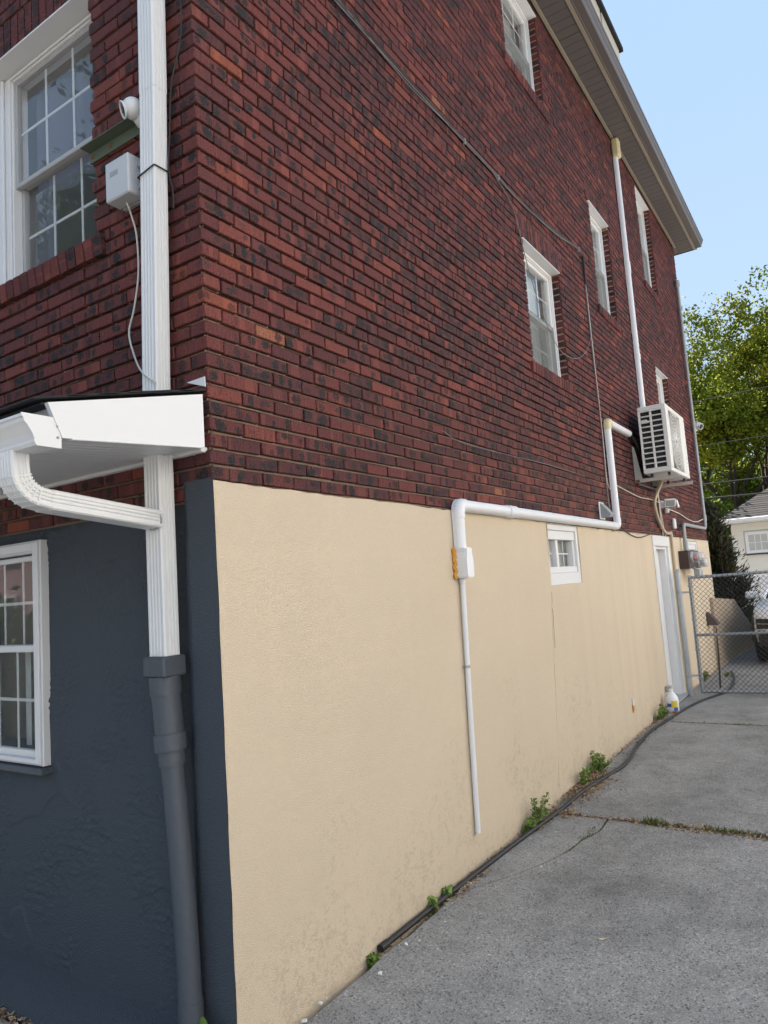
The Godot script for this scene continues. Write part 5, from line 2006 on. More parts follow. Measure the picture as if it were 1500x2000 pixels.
func limb(st: SurfaceTool, p: Vector3, dir: Vector3, len: float, r: float, level: int, tips: Array, droop := 0.0) -> void:
	var pts := [p]
	var rad := [r]
	var d := dir
	var n := 5
	for i in n:
		d = (d + Vector3(rng.randfn(0, 0.13), rng.randfn(0.04 - droop, 0.08), rng.randfn(0, 0.13))).normalized()
		pts.append(pts[-1] + d * len / n)
		rad.append(r * lerpf(1.0, 0.45, (i + 1.0) / n))
	tube(st, pts, rad, 7 if level < 2 else 5, false)
	if level >= 3:
		for i in range(1, pts.size()): tips.append([pts[i], d])
		return
	if level == 2:
		for i in range(3, pts.size()): tips.append([pts[i], d])
	var kids: int = [4, 5, 4][level]
	for k in kids:
		var i := rng.randi_range(2, n)
		var side := Vector3(rng.randfn(), rng.randfn() * 0.5 + 0.25, rng.randfn()).normalized()
		limb(st, pts[i], (d * 0.75 + side * 0.85).normalized(), len * rng.randf_range(0.50, 0.72), rad[i] * 0.62, level + 1, tips, droop)

func tree(called: String, label: String, at: Vector3, h: float, sd: int, palette: Array, count: int, leaf: float, clump: float, forks: Array, group := "") -> Node3D:
	rng.seed = sd
	var t := thing(called, at, label, "tree", group)
	var st := start()
	var tips := []
	var fork := Vector3(rng.randfn(0, 0.1), h * 0.33, rng.randfn(0, 0.1))
	tube(st, curve([Vector3(0, -0.1, 0), Vector3(0.05, h * 0.15, 0.03), fork], 4), [h * 0.022, h * 0.019, h * 0.018, h * 0.017, h * 0.016, h * 0.016, h * 0.0155, h * 0.015, h * 0.015], 9, false)
	for f in forks: limb(st, fork, Vector3(f[0], f[1], f[2]).normalized(), h * f[3], h * 0.0064, 0, tips, f[4] if f.size() > 4 else 0.0)
	part(st, "trunk", M.bark, t)
	var spots := []
	for i in count:
		var e: Array = tips[rng.randi_range(0, tips.size() - 1)]
		var p: Vector3 = e[0] + Vector3(rng.randfn(), rng.randfn() * 0.7, rng.randfn()) * clump
		var k := clampf(0.5 + 0.9 * noise.get_noise_3d(p.x * 30.0 + sd, p.y * 30.0, p.z * 30.0) + rng.randfn(0, 0.14), 0.0, 1.0)
		var c0: Vector3 = palette[0]
		var c1: Vector3 = palette[1]
		var c := c0.lerp(c1, k) * rng.randf_range(0.8, 1.2)
		spots.append([p, leaf * rng.randf_range(0.7, 1.3), Color(c.x, c.y, c.z)])
	put(leaf_mesh(spots), "crown", M.leaf, t)
	return t

func shrub(called: String, label: String, category: String, at: Vector3, rx: float, h: float, rz: float, sd: int, palette: Array, count: int, leaf: float, m: Material, pointed := 0.0, group := "") -> Node3D:
	rng.seed = sd
	var t := thing(called, at, label, category, group)
	var st := start()
	for k in 7:
		var a := TAU * k / 7.0 + rng.randfn(0, 0.3)
		tube(st, curve([Vector3(0.05 * cos(a), -0.05, 0.05 * sin(a)), Vector3(rx * 0.25 * cos(a), h * 0.35, rz * 0.25 * sin(a)), Vector3(rx * 0.45 * cos(a), h * 0.75, rz * 0.45 * sin(a))], 4), 0.02 + 0.006 * h, 6, false)
	part(st, "stem", M.bark, t)
	var spots := []
	# branches that start inside and end in the outline, so that gaps and tufts show
	var tufts := int(count / 45.0)
	for k in tufts:
		var up := rng.randf()
		var a := rng.randf() * TAU
		var wide := pow(sin(PI * clampf(up * 0.86 + 0.10, 0.0, 1.0)), 0.7) if pointed == 0.0 else minf(1.0, (1.0 - up) * 1.5 + 0.08) * minf(1.0, 0.55 + up * 3.0)
		wide *= rng.randf_range(0.62, 1.12) * (0.85 + 0.5 * noise.get_noise_2d(a * 90.0, up * 300.0))
		var c := Vector3(rx * wide * cos(a), h * (0.06 + 0.92 * up), rz * wide * sin(a))
		var out := Vector3(cos(a), 0.55 + pointed, sin(a)).normalized()
		var tone := clampf(0.5 + rng.randfn(0, 0.28), 0.0, 1.0)
		for j in 45:
			var back := rng.randf() * 0.30 * minf(rx, 1.0)
			var p := c - out * back * 1.6 + Vector3(rng.randfn(), rng.randfn(), rng.randfn()) * (0.10 if pointed > 0.0 else 0.13) * minf(1.0, rx)
			var c0: Vector3 = palette[0]
			var c1: Vector3 = palette[1]
			var q := c0.lerp(c1, clampf(tone + rng.randfn(0, 0.12), 0.0, 1.0)) * rng.randf_range(0.8, 1.2)
			spots.append([p, leaf * rng.randf_range(0.7, 1.4), Color(q.x, q.y, q.z), out])
	put(leaf_mesh(spots, 0.30 if pointed > 0.0 else 0.55), "foliage", m, t)
	return t

# ---------------------------------------------------------------- beyond the yard
func siding(parent: Node3D, a: Vector3, b: Vector3, y0: float, y1: float, m: Material, lap: float, holes := []) -> void:
	# clapboards from a to b, seen from the left of that direction; each board its own piece, holes as [s0, s1, y0, y1] along the wall
	var t := (b - a).normalized()
	var out := t.cross(Vector3.UP)
	var len := a.distance_to(b)
	var rows := int((y1 - y0) / lap)
	for i in rows:
		var y := y0 + i * lap
		var runs := [[0.0, len]]
		for h in holes:
			if y + lap * 0.5 > h[2] and y + lap * 0.5 < h[3]: runs = minus(runs, h[0], h[1])
		for r in runs:
			var st := start()
			var p: Vector3 = a + t * r[0] + Vector3(0, y, 0)
			var q: Vector3 = a + t * r[1] + Vector3(0, y, 0)
			var up := Vector3(0, lap, 0)
			quad(st, p + out * 0.034, q + out * 0.034, q + up + out * 0.004, p + up + out * 0.004)
			quad(st, p, q, q + out * 0.034, p + out * 0.034)
			part(st, "clapboard", m, parent)

func plain_house(called: String, label: String, at: Vector3, w: float, d: float, h: float, rise: float, wall: Material, roof: Material) -> Node3D:
	# an ordinary gabled house; at is its near left corner on the ground, w along x, d along -z
	var o := thing(called, at, label, "house")
	var st := start()
	box(st, Vector3(0, -0.05, -d), Vector3(w, h, 0))
	part(st, "wall", wall, o)
	st = start()
	var g := PackedVector2Array([Vector2(-0.4, h), Vector2(w / 2, h + rise), Vector2(w + 0.4, h), Vector2(w + 0.4, h + 0.16), Vector2(w / 2, h + rise + 0.18), Vector2(-0.4, h + 0.16)])
	slab(st, g, d + 0.8, Transform3D(Basis.IDENTITY, Vector3(0, 0, 0.4)))
	part(st, "roof", roof, o)
	st = start()
	slab(st, PackedVector2Array([Vector2(0, h), Vector2(w, h), Vector2(w / 2, h + rise - 0.05)]), 0.15, Transform3D(Basis.IDENTITY, Vector3(0, 0, -0.01)))
	part(st, "gable", wall, o)
	return o

func add_windows(o: Node3D, list: Array, m: Material) -> void:
	# each [centre, half width, half height, outward direction]
	for e in list:
		var c: Vector3 = e[0]
		var n: Vector3 = e[3]
		var t := Vector3.UP.cross(n)
		var xf := Transform3D(Basis(t, Vector3.UP, n), c)
		var st := start()
		bars(st, -e[1], e[1], -e[2], e[2], 0.09, -0.02, 0.05)
		box(st, Vector3(-e[1] + 0.09, -0.03, -0.02), Vector3(e[1] - 0.09, 0.03, 0.04))
		var f := part(st, "window", m, o)
		f.transform = xf
		st = start()
		quad(st, Vector3(-e[1] + 0.09, -e[2] + 0.09, 0.012), Vector3(e[1] - 0.09, -e[2] + 0.09, 0.012), Vector3(e[1] - 0.09, e[2] - 0.09, 0.012), Vector3(-e[1] + 0.09, e[2] - 0.09, 0.012))
		part(st, "pane", M.car_glass, f)

func build_background() -> void:
	# --- cream house with a hipped grey roof behind the car
	var nh := thing("neighbour_house", Vector3(-1.12, 0, -24.0), "cream clapboard house with grey hipped roof behind the evergreen", "house")
	var w := 9.0
	var d := 8.0
	var h := 3.02
	var st := start()
	box(st, Vector3(0.02, -0.05, -d), Vector3(w, h, -0.02))
	part(st, "wall", M.cream_siding, nh)
	siding(nh, Vector3(0, 0, 0), Vector3(w, 0, 0), 0.25, h, M.cream_siding, 0.125, [[0.36, 1.14, 1.98, 2.72], [3.4, 4.6, 1.4, 2.8]])
	siding(nh, Vector3(0, 0, -d), Vector3(0, 0, 0), 0.25, h, M.cream_siding, 0.125)
	for e in [[0.38, 1.12, 2.00, 2.70], [3.42, 4.58, 1.42, 2.78]]:
		var win := node("window", nh)
		st = start()
		bars(st, e[0], e[1], e[2], e[3], 0.10, -0.01, 0.05)
		part(st, "frame", M.vinyl, win)
		st = start()
		quad(st, Vector3(e[0] + 0.1, e[2] + 0.1, 0.012), Vector3(e[1] - 0.1, e[2] + 0.1, 0.012), Vector3(e[1] - 0.1, e[3] - 0.1, 0.012), Vector3(e[0] + 0.1, e[3] - 0.1, 0.012))
		part(st, "pane", M.blind, win)
		for k in [0.33, 0.66]:
			st = start()
			var x := lerpf(e[0] + 0.1, e[1] - 0.1, k)
			box(st, Vector3(x - 0.012, e[2] + 0.1, 0.015), Vector3(x + 0.012, e[3] - 0.1, 0.025))
			part(st, "muntin", M.vinyl, win)
		st = start()
		box(st, Vector3(e[0] + 0.1, (e[2] + e[3]) / 2 - 0.012, 0.0145), Vector3(e[1] - 0.1, (e[2] + e[3]) / 2 + 0.012, 0.0255))
		part(st, "muntin", M.vinyl, win)
		st = start()
		box(st, Vector3(e[0] - 0.03, e[2] - 0.05, 0.0), Vector3(e[1] + 0.03, e[2] - 0.005, 0.07))
		part(st, "sill", M.wire_dark, win)
	# hipped roof laid in courses of shingles
	var roof := node("roof", nh)
	var rise := 2.9
	for i in 38:
		st = start()
		var t0 := i / 38.0
		var t1 := (i + 1.0) / 38.0
		var inset := 4.3
		var q := []
		for t in [t0, t1]:
			var y: float = h + 0.12 + rise * t + (0.012 if t == t0 else 0.0)
			q.append([Vector3(-0.35 + inset * t, y, 0.4 - 3.9 * t), Vector3(w + 0.35 - inset * t, y, 0.4 - 3.9 * t), Vector3(w + 0.35 - inset * t, y, -d - 0.4 + 3.9 * t), Vector3(-0.35 + inset * t, y, -d - 0.4 + 3.9 * t)])
		for k in 4:
			var k2 := (k + 1) % 4
			quad(st, q[0][k], q[0][k2], q[1][k2], q[1][k])
			quad(st, q[0][k] - Vector3(0, 0.012, 0), q[0][k2] - Vector3(0, 0.012, 0), q[0][k2], q[0][k])
		part(st, "shingle_course", M.roof_grey if i % 3 else M.roof_grey_light, roof)
	st = start()
	box(st, Vector3(-0.34, h - 0.01, -d - 0.39), Vector3(w + 0.34, h + 0.12, 0.39))
	part(st, "eave", M.vinyl, nh)
	st = start()
	box(st, Vector3(-0.36, h + 0.02, 0.392), Vector3(w + 0.36, h + 0.14, 0.48), 0.02)
	part(st, "gutter", M.vinyl, nh)
	# --- white board fence in front of it
	var fence := thing("board_fence", Vector3(-1.25, 0, -22.0), "white vertical board fence in front of the cream house", "fence")
	for i in 90:
		st = start()
		var x := i * 0.105
		box(st, Vector3(x, 0.05, -0.012), Vector3(x + 0.088, 1.33, 0.012), 0.004)
		part(st, "board", M.white_fence, fence)
	st = start()
	for y in [0.2, 1.15]: box(st, Vector3(0, y, -0.05), Vector3(9.45, y + 0.09, -0.013))
	part(st, "rail", M.white_fence, fence)
	st = start()
	for i in 6: box(st, Vector3(i * 1.87, -0.05, -0.15), Vector3(i * 1.87 + 0.1, 1.4, -0.051))
	part(st, "post", M.white_fence, fence)
	# --- house far behind the trees
	var fh := plain_house("distant_house", "distant pale gabled house showing through the trees", Vector3(-9.2, 0, -45.0), 5.4, 9.0, 6.1, 1.95, M.warm_siding, M.roof_grey)
	add_windows(fh, [[Vector3(3.6, 5.0, 0.03), 0.45, 0.6, Vector3.BACK], [Vector3(1.4, 5.0, 0.03), 0.45, 0.6, Vector3.BACK]], M.vinyl)
	# --- trees
	var spring := [Vector3(0.12, 0.165, 0.020), Vector3(0.26, 0.265, 0.028)]
	var fresh := [Vector3(0.09, 0.15, 0.020), Vector3(0.21, 0.24, 0.028)]
	var deep := [Vector3(0.06, 0.115, 0.020), Vector3(0.17, 0.23, 0.034)]
	tree("maple_tree", "tall maple with fresh yellow green leaves behind the house", Vector3(-1.5, 0, -30.0), 11.2, 41, spring, 56000, 0.15, 0.20, [[-0.55, 1.0, 0.1, 0.38], [-0.22, 1.0, -0.2, 0.42], [0.35, 1.0, 0.1, 0.44], [-0.75, 0.75, 0.2, 0.34, 0.03], [0.7, 0.7, -0.2, 0.34], [0.1, 0.8, 0.5, 0.3]])
	tree("maple_tree", "second maple leaning in from the right over the cream house", Vector3(2.9, 0, -31.5), 11.8, 52, fresh, 52000, 0.15, 0.21, [[-0.55, 1.0, 0.0, 0.44], [-0.30, 1.0, 0.2, 0.46], [0.3, 1.0, 0.1, 0.46], [0.75, 0.8, 0.0, 0.38], [-0.85, 0.75, -0.1, 0.36]])
	tree("budding_tree", "slim bare-topped tree with orange buds between the maples", Vector3(-0.75, 0, -33.5), 11.6, 63, [Vector3(0.30, 0.21, 0.08), Vector3(0.36, 0.30, 0.06)], 3600, 0.09, 0.16, [[0.06, 1.0, 0.02, 0.46], [-0.18, 1.0, 0.0, 0.42], [0.22, 1.0, 0.05, 0.40], [0.0, 1.0, -0.1, 0.36]])
	tree("shade_tree", "dark green tree standing low behind the maples", Vector3(-3.6, 0, -36.0), 8.2, 74, deep, 36000, 0.13, 0.24, [[0.5, 0.8, 0.1, 0.36], [-0.5, 0.8, 0.0, 0.36], [0.15, 1.0, 0.2, 0.36], [0.85, 0.45, 0.1, 0.34]])
	tree("shade_tree", "dense tree behind the roof of the cream house", Vector3(1.6, 0, -37.5), 8.0, 85, deep, 36000, 0.13, 0.24, [[0.5, 0.8, 0.1, 0.36], [-0.5, 0.8, 0.0, 0.36], [-0.1, 1.0, 0.2, 0.36], [-0.85, 0.45, 0.1, 0.34]])
	tree("shade_tree", "leafy tree beyond the gable end of cream house", Vector3(9.0, 0, -34.0), 12.0, 96, fresh, 14000, 0.2, 0.5, [[0.5, 0.8, 0.1, 0.36], [-0.5, 0.8, 0.0, 0.36], [0.1, 1.0, 0.2, 0.36]])
	shrub("understorey_bush", "broad dark bush under the maple behind the evergreen", "bush", Vector3(-2.5, 0, -27.5), 1.9, 4.6, 1.4, 17, deep, 9000, 0.14, M.leaf)
	shrub("understorey_bush", "green bush behind the ridge of the cream house", "bush", Vector3(0.4, 0, -34.0), 2.4, 5.2, 1.4, 19, [Vector3(0.04, 0.085, 0.018), Vector3(0.11, 0.17, 0.03)], 9000, 0.15, M.leaf)
	shrub("evergreen_shrub", "dark bronze evergreen at far corner of brick house", "shrub", Vector3(-0.62, 0, -16.2), 0.82, 3.15, 0.75, 23, [Vector3(0.016, 0.024, 0.010), Vector3(0.075, 0.062, 0.020)], 16000, 0.11, M.needle, 0.5)
	shrub("low_hedge", "low green hedge in front of white board fence", "hedge", Vector3(-0.05, 0, -17.8), 0.62, 0.60, 0.4, 29, [Vector3(0.03, 0.065, 0.015), Vector3(0.07, 0.13, 0.03)], 4500, 0.07, M.leaf)
	# --- wires over the yards
	var wires := [[6.30, 6.62, 0.014, "topmost thin service wire crossing in front of the maple"], [5.12, 5.16, 0.012, "second thin wire crossing in front of the maple"], [4.10, 3.93, 0.020, "thick overhead cable just above the grey roof"], [3.82, 3.36, 0.026, "lowest thick overhead cable crossing the grey roof"]]
	for k in wires.size():
		st = start()
		var pts := []
		for i in 25:
			var t := i / 24.0
			var x := lerpf(-12.0, 14.0, t)
			pts.append(Vector3(x, lerpf(wires[k][0], wires[k][1], (x + 1.4) / 2.1 * 0.12 + 0.44) + 0.012 * (x + 0.5) * (x + 0.5) * 0.3, -20.0))
		tube(st, pts, wires[k][2], 6)
		tag(part(st, "overhead_cable", M.black_cable, self), wires[k][3], "cable")
	for x in [-12.0, 14.0]:
		st = start()
		tube(st, [Vector3(x, -0.1, -20.0), Vector3(x, 9.5, -20.0)], [0.16, 0.11], 12)
		tag(part(st, "utility_pole", M.bark, self), "wooden utility pole hidden behind the brick house" if x < 0 else "wooden utility pole standing right of the cream house", "pole")
	# --- outside the picture: the street, plus unseen houses and a hedge added for the light
	var eh := plain_house("added_bounce_house", "unseen pale house added across the driveway to bounce sunlight back", Vector3(5.9, 0, 6.0), 7.5, 20.0, 6.2, 2.4, M.white_siding, M.roof_grey)  # added out of view, pale and close, to bounce sun onto the side wall
	add_windows(eh, [[Vector3(-0.03, 1.6, -3.0), 0.45, 0.7, Vector3.LEFT], [Vector3(-0.03, 1.6, -8.0), 0.45, 0.7, Vector3.LEFT], [Vector3(-0.03, 4.6, -3.0), 0.45, 0.7, Vector3.LEFT], [Vector3(-0.03, 4.6, -8.0), 0.45, 0.7, Vector3.LEFT]], M.vinyl)
	var sh := plain_house("street_house", "pink sided house across the street", Vector3(-27.0, 0, 22.0), 9.0, 9.0, 5.6, 2.6, M.pink_siding, M.roof_grey)
	add_windows(sh, [[Vector3(2.0, 1.7, -9.03), 0.5, 0.7, Vector3.FORWARD], [Vector3(5.5, 1.7, -9.03), 0.5, 0.7, Vector3.FORWARD], [Vector3(2.0, 4.3, -9.03), 0.5, 0.7, Vector3.FORWARD], [Vector3(5.5, 4.3, -9.03), 0.5, 0.7, Vector3.FORWARD]], M.vinyl)
	tree("street_tree", "street tree across the road", Vector3(-11.0, 0, 7.6), 12.0, 107, deep, 26000, 0.2, 0.35, [[0.5, 0.8, 0.1, 0.36], [-0.5, 0.8, 0.0, 0.36], [0.1, 1.0, 0.2, 0.36]])
	tree("street_tree", "second street tree further along the road", Vector3(-20.0, 0, 13.0), 9.0, 118, deep, 14000, 0.2, 0.35, [[0.5, 0.8, 0.1, 0.36], [-0.5, 0.8, 0.0, 0.36], [0.1, 1.0, 0.2, 0.36]])
	shrub("added_reflection_hedge", "unseen hedge added to darken the lower front window reflection", "hedge", Vector3(-8.6, 0, 3.1), 3.6, 1.85, 0.7, 131, deep, 14000, 0.12, M.leaf)  # added out of view so the lower front window mirrors something dark
	plain_house("added_shade_house", "unseen grey house added behind to shade the car and low wall", Vector3(-12.5, 0, -13.2), 9.5, 5.6, 7.0, 2.6, M.grey_siding, M.roof_grey)  # added out of view to keep the sun off the car and low wall

# ---------------------------------------------------------------- things on the ground
func weed(label: String, at: Vector3, h: float, n: int, sd: int) -> void:
	rng.seed = sd
	var w := thing("weed", at, label, "weed", "weeds along the foot of the wall")
	var spots := []
	var st := start()
	for k in n:
		var a := rng.randf() * TAU
		var top := Vector3(cos(a) * h * rng.randf_range(0.1, 0.7), h * rng.randf_range(0.45, 1.0), sin(a) * h * rng.randf_range(0.1, 0.7))
		if top.x + at.x < 0.02: top.x = absf(top.x) * 0.5 + 0.01
		var p := curve([Vector3(0, -0.01, 0), top * 0.5 + Vector3(0, h * 0.08, 0), top], 4)
		tube(st, p, 0.0022, 5, false)
		for q in p:
			for j in 5:
				var g := rng.randf()
				var c := Vector3(0.09, 0.17, 0.03).lerp(Vector3(0.22, 0.31, 0.06), g)
				spots.append([q + Vector3(rng.randfn(), rng.randfn(), rng.randfn()) * 0.008, rng.randf_range(0.014, 0.034), Color(c.x, c.y, c.z), Vector3(rng.randfn(), 0.4, rng.randfn()).normalized()])
	part(st, "stem", M.needle if false else M.tan_hose, w)
	put(leaf_mesh(spots, 0.8), "leaves", M.weed, w)

func build_small_things() -> void:
	# jug by the door
	var jug := thing("plastic_jug", Vector3(0.115, 0.002, -7.08), "translucent white plastic jug with yellow label beside door", "jug")
	var st := start()
	lathe(st, [Vector2(0.0, 0.0), Vector2(0.062, 0.002), Vector2(0.074, 0.014), Vector2(0.075, 0.155), Vector2(0.066, 0.185), Vector2(0.040, 0.222), Vector2(0.024, 0.240), Vector2(0.022, 0.252)], 24)
	part(st, "bottle", M.jug_plastic, jug)
	st = start()
	lathe(st, [Vector2(0.026, 0.248), Vector2(0.026, 0.274), Vector2(0.0, 0.276)], 16)
	part(st, "cap", M.vinyl, jug)
	st = start()
	tube(st, curve([Vector3(-0.02, 0.232, 0.0), Vector3(-0.06, 0.22, 0.0), Vector3(-0.078, 0.17, 0.0), Vector3(-0.070, 0.12, 0.0)], 5), 0.010, 8)
	part(st, "handle", M.jug_plastic, jug)
	for e in [["label_yellow", 0.2, 1.15, 0.07, 0.145], ["label_blue", 0.5, 1.2, 0.028, 0.069], ["label_red", 0.2, 1.0, 0.004, 0.027], ["label_blue", -0.55, 0.18, 0.075, 0.115]]:
		st = start()
		st.set_smooth_group(0)
		for k in 6:
			var a: float = PI * 0.25 - lerpf(e[1], e[2], k / 6.0) + 0.9
			var b: float = PI * 0.25 - lerpf(e[1], e[2], (k + 1) / 6.0) + 0.9
			quad(st, Vector3(0.0762 * cos(a), e[3], 0.0762 * sin(a)), Vector3(0.0762 * cos(b), e[3], 0.0762 * sin(b)), Vector3(0.0762 * cos(b), e[4], 0.0762 * sin(b)), Vector3(0.0762 * cos(a), e[4], 0.0762 * sin(a)))
		part(st, "label_print", M[e[0]], jug)
	# grey drain stub by the door
	st = start()
	box(st, Vector3(0.006, -0.01, -7.36), Vector3(0.07, 0.275, -7.27), 0.005)
	tag(part(st, "drain_stub", M.galvanized_dull, self), "short grey metal drain stub behind the plastic jug", "pipe")
	# black hose along the wall
	var hose := thing("garden_hose", Vector3.ZERO, "long black hose lying along the foot of the stucco wall", "hose")
	var hp := []
	for q in [[0.030, -0.93], [0.034, -1.38], [0.050, -1.8], [0.078, -2.44], [0.115, -3.12], [0.130, -3.66], [0.175, -4.14], [0.215, -4.45], [0.205, -4.75], [0.165, -5.07], [0.13, -5.5], [0.125, -6.0], [0.175, -6.72], [0.235, -7.4], [0.32, -7.95], [0.42, -8.28], [0.50, -8.7], [0.46, -9.6], [0.3, -10.6]]: hp.append(Vector3(q[0], 0.0160 + 0.003 * sin(q[1] * 5.0), q[1]))
	st = start()
	tube(st, curve(hp, 8), 0.0150, 14)
	part(st, "hose", M.black_rubber, hose)
	st = start()
	tube(st, [Vector3(0.0295, 0.0185, -0.905), Vector3(0.0305, 0.0185, -0.965)], 0.0190, 16)
	part(st, "end_collar", M.black_rubber, hose)
	# weeds
	weed("upright leafy weed by the wall, nearest the slab joint", Vector3(0.048, -0.02, -2.84), 0.23, 8, 201)
	weed("small weed just left of the upright leafy one", Vector3(0.035, -0.02, -2.70), 0.09, 4, 202)
	weed("clump of weeds by the wall behind the joint", Vector3(0.060, -0.02, -4.25), 0.19, 15, 203)
	weed("pale thin weed beside the clump near the seam", Vector3(0.055, -0.02, -3.85), 0.16, 9, 204)
	weed("bushy weed growing under the plastic jug", Vector3(0.055, -0.02, -6.66), 0.17, 11, 205)
	weed("tiny weed by the hose near its open end", Vector3(0.020, -0.01, -1.40), 0.045, 4, 206)
	weed("tiny weed between hose and wall further along", Vector3(0.018, -0.01, -1.56), 0.04, 4, 207)
	weed("flat weed at the open end of the hose", Vector3(0.022, -0.02, -0.84), 0.03, 4, 208)
	weed("small weed in the slab joint behind gate", Vector3(0.30, -0.02, -10.1), 0.09, 5, 209)
	weed("weed by the wall behind the gate hinge", Vector3(0.03, -0.02, -9.7), 0.2, 6, 210)
	# broad-leaved seedling at the corner
	var sd := thing("seedling", Vector3(-0.125, 0.045, 0.05), "broad-leaved green seedling at the foot of the corner pier", "weed")
	st = start()
	for e in [[0.02, 0.13, 0.012], [0.05, 0.11, 0.03], [-0.006, 0.075, 0.045], [0.055, 0.05, 0.045]]:
		tube(st, curve([Vector3(0, -0.06, 0), Vector3(e[0] * 0.4, e[1] * 0.6, e[2] * 0.4), Vector3(e[0], e[1], e[2])], 4), 0.002, 5, false)
	part(st, "stem", M.tan_hose, sd)
	for e in [[0.02, 0.13, 0.012, 0.4], [0.05, 0.11, 0.03, -0.5], [-0.006, 0.075, 0.045, 1.0], [0.055, 0.05, 0.045, -0.8], [0.03, 0.085, 0.04, 0.1]]:
		st = start()
		st.set_smooth_group(0)
		st.set_color(Color(0.10, 0.17, 0.03))
		var xf := Transform3D(Basis(Vector3.UP, e[3]) * Basis(Vector3.RIGHT, 1.05) * Basis(Vector3.BACK, e[3] * 0.8), Vector3(e[0], e[1], e[2]))
		var rim := []
		for k in 14:
			var a := TAU * k / 14.0
			rim.append(xf * Vector3(0.021 * sin(a), 0.006 * cos(2 * a), 0.027 - 0.027 * cos(a)))
		for k in 14:
			for v in [xf * Vector3(0, -0.004, 0.027), rim[(k + 1) % 14], rim[k]]: st.add_vertex(v)
		part(st, "leaf", M.weed, sd)
	# dry litter, grass in the joints
	rng.seed = 301
	var spots := []
	var litter := func(x: float, z: float, sx: float, sz: float, n: int, y: float) -> void:
		for k in n:
			var g := rng.randf()
			var c := Vector3(0.22, 0.14, 0.08).lerp(Vector3(0.42, 0.31, 0.19), g)
			if rng.randf() < 0.10: c = Vector3(0.10, 0.05, 0.035)
			spots.append([Vector3(maxf(x + rng.randfn() * sx, 0.008 if z < 0.0 else -9.0), y + rng.randf() * 0.012, z + rng.randfn() * sz), rng.randf_range(0.010, 0.027), Color(c.x, c.y, c.z), Vector3(rng.randfn(), 0.1, rng.randfn()).normalized()])
	for k in 60:
		var z := -0.9 - k * 0.125
		litter.call(0.035, z, 0.016, 0.06, 9, -0.005)
	litter.call(0.11, -3.85, 0.065, 0.24, 1900, 0.0)
	litter.call(0.06, -4.1, 0.03, 0.15, 400, 0.008)
	litter.call(0.12, -3.12, 0.06, 0.05, 320, 0.0)
	litter.call(0.07, -2.80, 0.03, 0.10, 260, 0.0)
	litter.call(0.065, -1.75, 0.03, 0.15, 260, 0.0)
	litter.call(0.15, -6.6, 0.06, 0.22, 200, 0.002)
	litter.call(0.12, -5.5, 0.03, 0.4, 110, 0.002)
	for k in 56:
		var x := 0.12 + k * 0.05
		litter.call(x, -3.118, 0.025, 0.014 + 0.028 * smoothstep(0.5, 1.2, x), 18 if x < 0.6 else 70, -0.004)
	for k in 30: litter.call(0.3 + k * 0.06, -6.528, 0.03, 0.008, 9, -0.006)
	for k in 60: litter.call(-0.75 - k * 0.03, 0.222, 0.02, 0.016, 14, -0.012)
	tag(put(leaf_mesh(spots, 0.6), "leaf_litter", M.litter, self), "dry brown leaf litter along the wall and slab joints", "leaf litter", "", "stuff")
	spots = []
	var grass := func(x: float, z: float, sx: float, sz: float, n: int, h: float) -> void:
		for k in n:
			var c := Vector3(0.07, 0.12, 0.025).lerp(Vector3(0.20, 0.22, 0.06), rng.randf())
			spots.append([Vector3(x + rng.randfn() * sx, -0.02, z + rng.randfn() * sz), h * rng.randf_range(0.6, 1.3), Color(c.x, c.y, c.z), Vector3(rng.randfn() * 0.35, 1.0, rng.randfn() * 0.35).normalized()])
	grass.call(0.78, -3.12, 0.045, 0.014, 150, 0.06)
	grass.call(1.28, -3.12, 0.10, 0.014, 170, 0.05)
	for k in 34: grass.call(0.72 + k * 0.04, -3.118, 0.02, 0.014, 16, 0.036)
	grass.call(0.445, -2.75, 0.014, 0.10, 220, 0.034)
	grass.call(0.415, -2.5, 0.012, 0.05, 110, 0.03)
	grass.call(0.475, -3.0, 0.012, 0.06, 40, 0.028)
	for k in 8: grass.call(0.86 + k * 0.03, -6.528, 0.015, 0.012, 12, 0.04)
	grass.call(0.05, -6.8, 0.02, 0.15, 120, 0.06)
	for k in 8: grass.call(0.3 + 0.09 * k, -10.11, 0.04, 0.02, 14, 0.04)
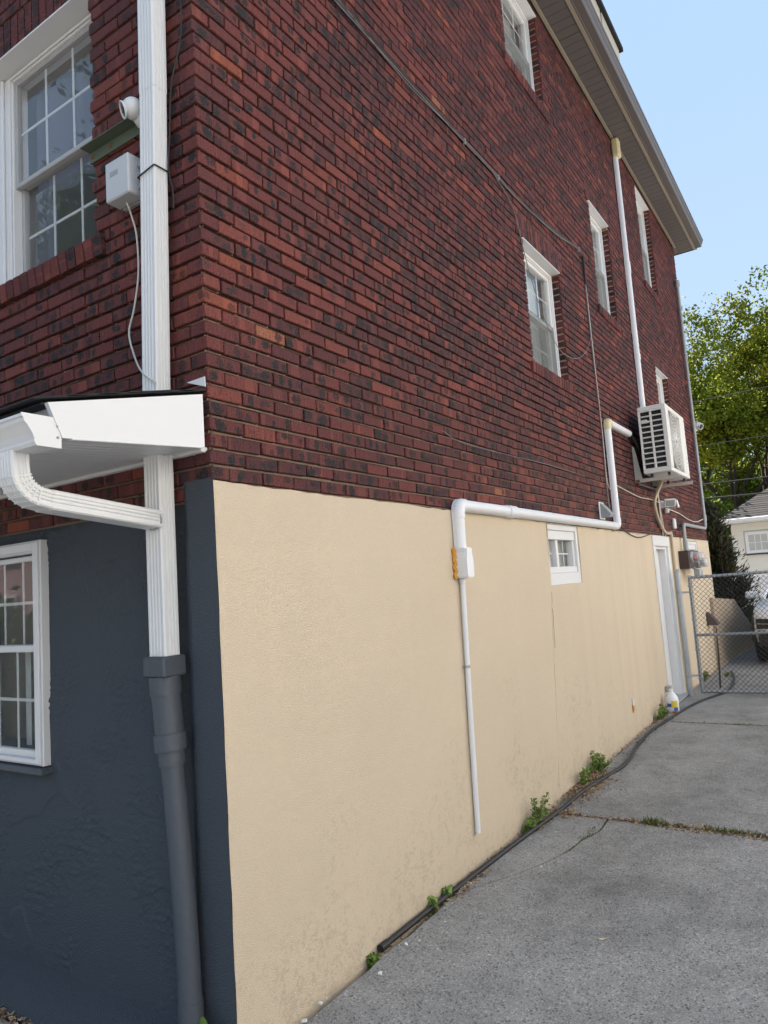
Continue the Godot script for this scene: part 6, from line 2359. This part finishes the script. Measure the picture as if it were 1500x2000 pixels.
	tag(put(leaf_mesh(spots, 0.12), "joint_grass", M.weed, self), "short green grass growing in the driveway joints", "grass", "", "stuff")
	# flakes of white paint and mortar on the ground
	rng.seed = 401
	st = start()
	for e in [[0.10, -1.02, 0.011], [0.13, -0.75, 0.012], [0.06, -1.72, 0.012], [0.05, -1.80, 0.013], [0.075, -1.77, 0.009], [0.055, -1.69, 0.008], [0.50, -1.1, 0.006], [0.35, -2.15, 0.008], [0.02, -0.25, 0.014], [0.05, -0.32, 0.012], [0.03, -0.45, 0.010], [0.08, -0.22, 0.009], [0.02, -0.12, 0.012], [0.14, -1.08, 0.006], [0.16, -1.3, 0.006]]:
		var r: float = e[2]
		box(st, Vector3(-r, 0, -r * 0.7), Vector3(r, r * 0.6, r * 0.7), r * 0.3, Transform3D(Basis(Vector3.UP, rng.randf() * 6.0) * Basis(Vector3.RIGHT, rng.randfn(0, 0.2)), Vector3(e[0], 0.001, e[1])))
	for k in 46:
		var r := rng.randf_range(0.002, 0.0055)
		box(st, Vector3(-r, 0, -r * 0.7), Vector3(r, r * 0.6, r * 0.7), r * 0.3, Transform3D(Basis(Vector3.UP, rng.randf() * 6.0), Vector3(absf(rng.randfn(0.05, 0.18)) + 0.01, 0.001, rng.randf_range(-5.0, -0.05))))
	tag(part(st, "paint_flakes", M.paint_chip, self), "white paint and mortar crumbs scattered on the concrete", "debris", "", "stuff")
	# one fallen leaf on the drive
	st = start()
	st.set_smooth_group(0)
	for k in 8:
		var q := []
		for j in [k, k + 1]:
			var t: float = j / 8.0
			var ww := 0.011 * sin(PI * t)
			q.append([Vector3(0.90 + 0.045 * t - ww * 0.3, 0.003 + 0.012 * absf(t - 0.5), -1.44 - 0.035 * t + ww), Vector3(0.90 + 0.045 * t + ww * 0.3, 0.004 + 0.012 * absf(t - 0.5), -1.44 - 0.035 * t - ww)])
		quad(st, q[0][0], q[1][0], q[1][1], q[0][1])
	tag(part(st, "fallen_leaf", M.tan_hose, self), "single curled tan leaf lying on the driveway", "leaf")
